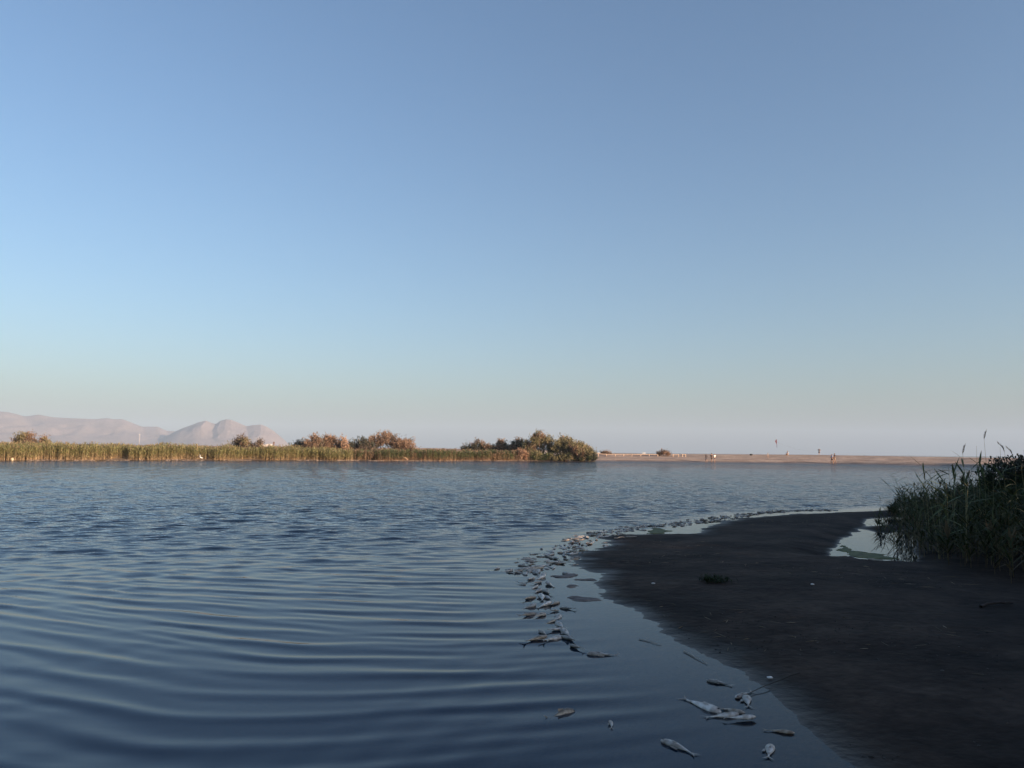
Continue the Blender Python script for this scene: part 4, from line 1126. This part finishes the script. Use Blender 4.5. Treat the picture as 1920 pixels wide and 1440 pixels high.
def person(label, loc, facing, H=1.7, pose='stand', top='dark', bottom='dark', skin='skin', dress=False, arm=(0.1, 0.1), stride=0.1, hair=True, topless=False):
    """faces +y before turning; one continuous body with clothing as children"""
    k = H / 1.72
    root = tag(empty('person', loc, facing), label, 'person')
    if pose == 'sit':
        hip, kz = 0.20, 0.46
        pel = Vector((0, 0, hip)); ch = Vector((0, -0.10, hip + 0.40)); nk = Vector((0, -0.08, hip + 0.55)); hd = Vector((0, -0.05, hip + 0.70))
        hips = [Vector((s * .10, 0, hip)) for s in (-1, 1)]; kn = [Vector((s * .14, .38, kz)) for s in (-1, 1)]; an = [Vector((s * .12, .52, .08)) for s in (-1, 1)]; toe = [Vector((s * .13, .70, .04)) for s in (-1, 1)]
        sh = [Vector((s * .18, -.09, hip + .44)) for s in (-1, 1)]; el = [Vector((s * .25, .10, hip + .25)) for s in (-1, 1)]; wr = [Vector((s * .16, .32, kz)) for s in (-1, 1)]
    else:
        pel = Vector((0, 0, .95)); ch = Vector((0, .01, 1.33)); nk = Vector((0, .01, 1.48)); hd = Vector((0, .03, 1.60))
        hips = [Vector((s * .10, 0, .90)) for s in (-1, 1)]
        kn = [Vector((s * .11, s * stride * .6 + .02, .49)) for s in (-1, 1)]; an = [Vector((s * .11, s * stride - .03, .09)) for s in (-1, 1)]; toe = [Vector((s * .13, s * stride + .13, .04)) for s in (-1, 1)]
        sh = [Vector((s * .18, .0, 1.41)) for s in (-1, 1)]
        el = [Vector((s * (.22 + a * .25), a * .15, 1.14 + a * .1)) for s, a in zip((-1, 1), arm)]
        wr = [Vector((s * (.24 + a * .05), .04 + a * .45, .90 + a * .42)) for s, a in zip((-1, 1), arm)]
    pts = [pel, pel.lerp(ch, .5), ch, nk, hd, hd + Vector((0, 0.0, .11))]
    rad = [(.15, .11), (.125, .095), (.155, .105), .055, (.078, .09), (.06, .07)]
    edges = [(0, 1), (1, 2), (2, 3), (3, 4), (4, 5)]
    pts.append(hd + Vector((0, .098, -.01))); rad.append(.018); edges.append((4, len(pts) - 1))       # nose
    for s in (0, 1):
        b = len(pts)
        pts += [sh[s], el[s], wr[s]]; rad += [.062, .043, .029]; edges += [(2, b), (b, b + 1), (b + 1, b + 2)]
        d = (wr[s] - el[s]).normalized(); side = Vector((0, 1, 0)) if pose != 'sit' else Vector((1, 0, 0))
        palm = wr[s] + d * .07; pts.append(palm); rad.append((.036, .018)); edges.append((b + 2, b + 3))
        for q, (u, ln) in enumerate(((-.03, .075), (-.01, .09), (.012, .085), (.03, .065))):
            pts.append(palm + d * ln + side * u); rad.append(.009); edges.append((b + 3, len(pts) - 1))
        pts.append(wr[s] + d * .06 + side * .055); rad.append(.011); edges.append((b + 2, len(pts) - 1))
    for s in (0, 1):
        b = len(pts)
        pts += [hips[s], kn[s], an[s], toe[s]]; rad += [.088, .058, .040, (.04, .028)]; edges += [(0, b), (b, b + 1), (b + 1, b + 2), (b + 2, b + 3)]
    pts = [p * k for p in pts]; rad = [tuple(v * k for v in r) if isinstance(r, tuple) else r * k for r in rad]
    skin_obj('body', pts, edges, rad, M[skin], root)
    up = lambda p, q, t: p.lerp(q, t)
    if not topless:
        P = [pel + (ch - pel) * .12, pel.lerp(ch, .5), ch, ch.lerp(nk, .62), sh[0], up(sh[0], el[0], .75), sh[1], up(sh[1], el[1], .75)]
        Rr = [(.165, .125), (.145, .115), (.172, .122), .075, .078, .062, .078, .062]
        skin_obj('shirt', [p * k for p in P], [(0, 1), (1, 2), (2, 3), (2, 4), (4, 5), (2, 6), (6, 7)], [tuple(v * k for v in r) if isinstance(r, tuple) else r * k for r in Rr], CL[top], root)
    if dress:
        P = [pel + Vector((0, 0, .12)), pel + Vector((0, 0, -.1)), pel + Vector((0, 0, -.48))]
        skin_obj('skirt', [p * k for p in P], [(0, 1), (1, 2)], [(.15 * k, .12 * k), (.19 * k, .15 * k), (.25 * k, .2 * k)], CL[bottom], root)
    else:
        P = [pel + (ch - pel) * .1, pel, hips[0], up(hips[0], kn[0], .6), hips[1], up(hips[1], kn[1], .6)]
        skin_obj('shorts', [p * k for p in P], [(0, 1), (1, 2), (2, 3), (1, 4), (4, 5)], [(.16 * k, .12 * k), (.17 * k, .13 * k), .1 * k, .09 * k, .1 * k, .09 * k], CL[bottom], root)
    if hair:
        P = [hd + Vector((0, -.035, .10)), hd + Vector((0, -.07, .02)), hd + Vector((0, -.07, -.06))]
        skin_obj('hair', [p * k for p in P], [(0, 1), (1, 2)], [(.075 * k, .07 * k), (.075 * k, .05 * k), (.05 * k, .035 * k)], M['hair'], root)
    return root

def height_px(px, top, bot, f):
    return at(px, top, f.y).z - f.z
for lab, px, top_, bot_, face, kw in [
        ('person in pale swimwear at the water edge, left of the pair', 1324, 851.0, 867.3, -0.9, dict(top='pink', bottom='pink', skin='skin', arm=(0.5, 0.3), topless=True)),
        ('person in dark shirt and shorts at the water edge beside the white shirt', 1334.5, 849.5, 867.8, 0.6, dict(top='dark', bottom='dark', arm=(0.2, 0.6))),
        ('person in white shirt at the water edge beside the dark clothed one', 1340, 850.5, 868.2, -2.3, dict(top='white', bottom='navy', arm=(0.5, 0.2))),
        ('small child-sized person in beige standing behind the low dune', 1440, 848.8, 858.5, 1.2, dict(top='beige', bottom='beige', arm=(0.2, 0.2))),
        ('person in a dark dress standing on the beach crest against the sky', 1536, 840.8, 852.8, 2.6, dict(top='dark', bottom='dark', dress=True, arm=(0.9, 0.9), stride=0.03)),
        ('person in pale lilac shirt walking close beside another at the water edge', 1560.3, 851.2, 869.6, 1.7, dict(top='lilac', bottom='dark', skin='skin2', arm=(0.2, 0.3), stride=0.16)),
        ('person in patterned dark top and tan legs walking at the water edge', 1565.3, 849.8, 869.9, 1.4, dict(top='navy', bottom='beige', skin='skin2', arm=(0.4, 0.1), stride=0.14))]:
    f = foot(px, bot_)
    person(lab, f, face, max(0.9, min(1.9, height_px(px, top_, bot_, f))), **kw)
f = foot(1476.5, 855.2)
person('person sitting on the crest of the beach below the red kite', f, 2.5, 1.7, 'sit', 'white', 'beige', 'skin2')
p = at(1241, 840, 196.0); gz = fz(p.x, p.y)
person('person in teal standing behind the brown mounded beach bush', (p.x, p.y, gz), 2.0, min(1.85, max(1.5, p.z - gz)), 'stand', 'teal', 'dark', 'skin2', arm=(0.7, 0.2))
p = at(513.5, 829.5, 205.0); gz = fz(p.x, p.y)
person('dark clothed person standing alone on the flat land before the headland', (p.x, p.y, gz), 0.5, min(1.85, max(1.5, p.z - gz)), 'stand', 'dark', 'dark', 'skin2')

# kite
kp = at(1456, 828, 165.0)
root = tag(empty('kite', kp, 0.9), 'small dark red kite flying over the beach', 'kite')
V = [(0, 0, 0.55), (-0.62, 0.10, 0.08), (0, -0.06, -0.75), (0.52, 0.10, 0.2)]
V = V + [(a, b + 0.012, c) for a, b, c in V]
Q = [(0, 1, 2, 2), (0, 2, 3, 3)]
F = [(0, 1, 2), (0, 2, 3), (4, 6, 5), (4, 7, 6), (0, 4, 5), (0, 5, 1), (1, 5, 6), (1, 6, 2), (2, 6, 7), (2, 7, 3), (3, 7, 4), (3, 4, 0)]
link('sail', np_mesh('kite_sail', V, F, plain('kite_cloth', (0.06, 0.010, 0.025), 0.6), False), root)
V, Q = tube([(0, 0.03, 0.57), (0, -0.03, -0.1), (0, -0.03, -0.78)], [0.012] * 3, 5)
V2, Q2 = tube([(-0.62, 0.12, 0.08), (0, 0.0, 0.14), (0.52, 0.12, 0.2)], [0.012] * 3, 5)
link('spar', np_mesh('kite_spar', *merge([(V, Q), (V2, Q2)]), M['dark']), root)
V, Q = tube([(0, -0.05, -0.75), (0.15, 0, -0.95), (0.1, 0, -1.1), (0.3, 0, -1.3)], [0.03, 0.05, 0.03, 0.02], 5)
link('tail', np_mesh('kite_tail', V, Q, plain('kite_tail_cloth', (0.10, 0.04, 0.09), 0.7)), root)
V, Q = tube([(0, 0, 0), (0.6, -1.5, -0.8), (1.5, -3.5, -1.5), (2.3, -6, -2.0)], [0.004] * 4, 4)
link('line', np_mesh('kite_line', V, Q, M['dark']), root)

# egret at the foot of the reeds
f = foot(377, 863.6)
root = tag(empty('white_bird', (f.x, f.y, max(f.z, 0.0)), 0.4), 'white wading bird at the foot of the pale reeds', 'bird')
skin_obj('body', [(0.22, 0, .32), (0.05, 0, .36), (-.12, 0, .42), (-.17, 0, .55), (-.12, 0, .66), (-.15, 0, .74), (-.20, 0, .75), (-.30, 0, .735)], [(i, i + 1) for i in range(7)],
         [.02, .075, .07, .03, .022, .032, .026, .008], M['white'], root, 1)
for s in (-1, 1):
    V, Q = tube([(0.0, s * .03, .33), (0.03, s * .035, .17), (0.0, s * .035, 0.0), (-.06, s * .04, 0.0)], [.012, .009, .008, .006], 6)
    link('leg', np_mesh('bird_leg', V, Q, M['dark']), root)

# bent branch and pale boulder on the far waterline
f = foot(754, 863.5); p = f
V, Q = tube([(-1.5, 0, 0.05), (-0.6, 0, 0.30), (0.0, 0.1, 0.46), (0.55, 0, 0.36), (0.95, 0, 0.05)], [.05, .07, .07, .06, .05], 8)
o = tag(link('bent_branch', np_mesh('bent_branch', V, Q, plain('dry_cane', (0.55, 0.36, 0.26), 0.8, 0.2, 3))), 'arched pale dry branch at the foot of the darker reeds', 'branch'); o.location = (f.x, f.y - 0.3, max(f.z, 0) + 0.02)
f = foot(25, 863.5)
g2 = np.random.default_rng(720); V = []
for i in range(6):
    for j in range(9):
        la, lo = math.pi * i / 5 - math.pi / 2, 2 * math.pi * j / 9
        r0 = 0.2 * (1 + g2.normal(0, 0.1)); V.append((r0 * math.cos(la) * math.cos(lo), r0 * math.cos(la) * math.sin(lo), r0 * math.sin(la) + 0.12))
Q = [(i * 9 + j, i * 9 + (j + 1) % 9, (i + 1) * 9 + (j + 1) % 9, (i + 1) * 9 + j) for i in range(5) for j in range(9)]
o = tag(link('pale_boulder', np_mesh('pale_boulder', V, Q, plain('pale_stone', (0.5, 0.42, 0.30), 0.9, 0.2, 5))), 'round pale stone at the foot of the reeds below the white wall', 'stone'); o.location = (f.x, f.y - 0.2, max(f.z, 0))

# pale drift of fish along the far waterline
g2 = np.random.default_rng(730)
n = 1500
tha = azim(0) - 0.2 + g2.uniform(0, 1, n) * (azim(1000) - azim(0) + 0.2)
keep = fbm(tha * 60, tha * 0 + 3, 3, 731) > 0.42
tha = tha[keep]; n = len(tha)
r = bank_r(tha) + g2.normal(0.1, 0.25, n); x = r * np.sin(tha); y = r * np.cos(tha)
z = np.maximum(far_height(x, y), 0.0) + 0.02
yaw = g2.uniform(0, 6.28, n); L = g2.uniform(0.12, 0.2, n)
oc = np.array([(1, 0, 0), (0.2, .28, 0), (-1, 0, 0), (0.2, -.28, 0), (0.2, 0, .25), (0.2, 0, -.2)])
V = oc[None] * L[:, None, None]
c_, s_ = np.cos(yaw)[:, None], np.sin(yaw)[:, None]
V = np.stack([V[..., 0] * c_ - V[..., 1] * s_ + x[:, None], V[..., 0] * s_ + V[..., 1] * c_ + y[:, None], V[..., 2] + z[:, None]], -1).reshape(-1, 3)
F = np.array([(0, 1, 4), (1, 2, 4), (2, 3, 4), (3, 0, 4), (1, 0, 5), (2, 1, 5), (3, 2, 5), (0, 3, 5)])
F = (np.arange(n) * 6)[:, None, None] + F[None]
T = np.repeat(np.array((0.6, 0.48, 0.40))[None] * g2.uniform(0.6, 1.1, (n, 1)), 6, 0)
tag(link('far_fish_drift', np_mesh('far_fish_drift', V, F.reshape(-1, 3), M['fish'], False, T)), 'thin pale line of washed up fish along the foot of the far reeds', 'fish', kind='stuff')

# white buildings and mast on the flat land
def building(label, l, r, top, bot, Y, seed, doors, windows):
    a, b = at(l, bot, Y), at(r, bot, Y); t = at((l + r) / 2, top, Y)
    w = (b - a).length; c = (a + b) / 2; gz = fz(c.x, c.y); hh = max(t.z - gz, 2.2)
    root = tag(empty('white_building', (c.x, c.y, gz - 0.1)), label, 'building', 'white buildings on the flat land')
    link('wall', np_mesh('building_wall', *box(0, 3, hh / 2, w, 6, hh), M['plaster'], False), root)
    rf = link('roof', np_mesh('building_roof', *box(0, 3, hh + 0.1, w + 0.3, 6.3, 0.2), M['plaster'], False), root)
    for q in range(doors):
        link('door', np_mesh('building_door', *box(-w * .3 + q * w * .5, -0.03, 1.05, 0.9, 0.08, 2.1), M['stick'], False), root)
    for q in range(windows):
        link('window', np_mesh('building_window', *box(-w * .05 + q * w * .25, -0.03, 1.4, 0.9, 0.08, 0.9), M['dark'], False), root)
building('long low white wall-like building above the reeds at the frame edge', -30, 28, 829.8, 834, 700, 1, 1, 3)
building('small white house behind the reeds beside the dark standing person', 490, 499, 833.6, 837, 850, 2, 1, 1)
building('smaller white house of the two next to the dark standing person', 500.2, 507, 832.6, 837, 880, 3, 1, 1)
t = at(262, 815.5, 420); gz = fz(t.x, t.y)
root = tag(empty('white_mast', (t.x, t.y, gz)), 'thin white mast rising behind the reeds before the mountains', 'mast')
V, Q = tube([(0, 0, -0.2), (0, 0, (t.z - gz) * .5), (0, 0, t.z - gz)], [0.07, 0.06, 0.05], 8)
link('pole', np_mesh('mast_pole', V, Q, M['plaster']), root)
link('head', np_mesh('mast_head', *box(0, 0, t.z - gz + 0.1, 0.4, 0.3, 0.3), M['white'], False), root)

# boats far out at sea
def boat(label, px, py, Lm, Y):
    p = at(px, py, Y)
    root = tag(empty('motor_boat', (p.x, Y, -0.2)), label, 'boat', 'white boats out at sea')
    n = 9; V = []
    for i in range(n):
        t = i / (n - 1); w = 0.16 * Lm * math.sin(math.pi * min(1, 0.25 + 0.75 * (1 - t) ** 0.7)) * (1 - t ** 4) + 0.02
        sh = 0.16 * Lm * (1 + 0.35 * t * t)
        V += [((t - .5) * Lm, -w, sh), ((t - .5) * Lm * .94, -w * .6, 0), ((t - .5) * Lm * .94, w * .6, 0), ((t - .5) * Lm, w, sh)]
    Q = []
    for i in range(n - 1):
        for k in range(4):
            Q.append((i * 4 + k, i * 4 + (k + 1) % 4, (i + 1) * 4 + (k + 1) % 4, (i + 1) * 4 + k))
    Q += [(0, 1, 2, 3), ((n - 1) * 4 + 3, (n - 1) * 4 + 2, (n - 1) * 4 + 1, (n - 1) * 4)]
    link('hull', np_mesh('boat_hull', V, Q, M['white'], False), root)
    cb = link('cabin', np_mesh('boat_cabin', *box(-0.05 * Lm, 0, 0.26 * Lm, 0.3 * Lm, 0.16 * Lm, 0.16 * Lm), M['white'], False), root)
    link('window', np_mesh('boat_window', *box(-0.05 * Lm, -0.082 * Lm, 0.28 * Lm, 0.24 * Lm, 0.01, 0.06 * Lm), M['dark'], False), cb)
boat('white boat on the horizon behind the start of the long fence', 1122, 847, 6.5, 1500)
boat('longer white boat on the horizon behind the middle of the long fence', 1207, 848, 9.0, 1900)
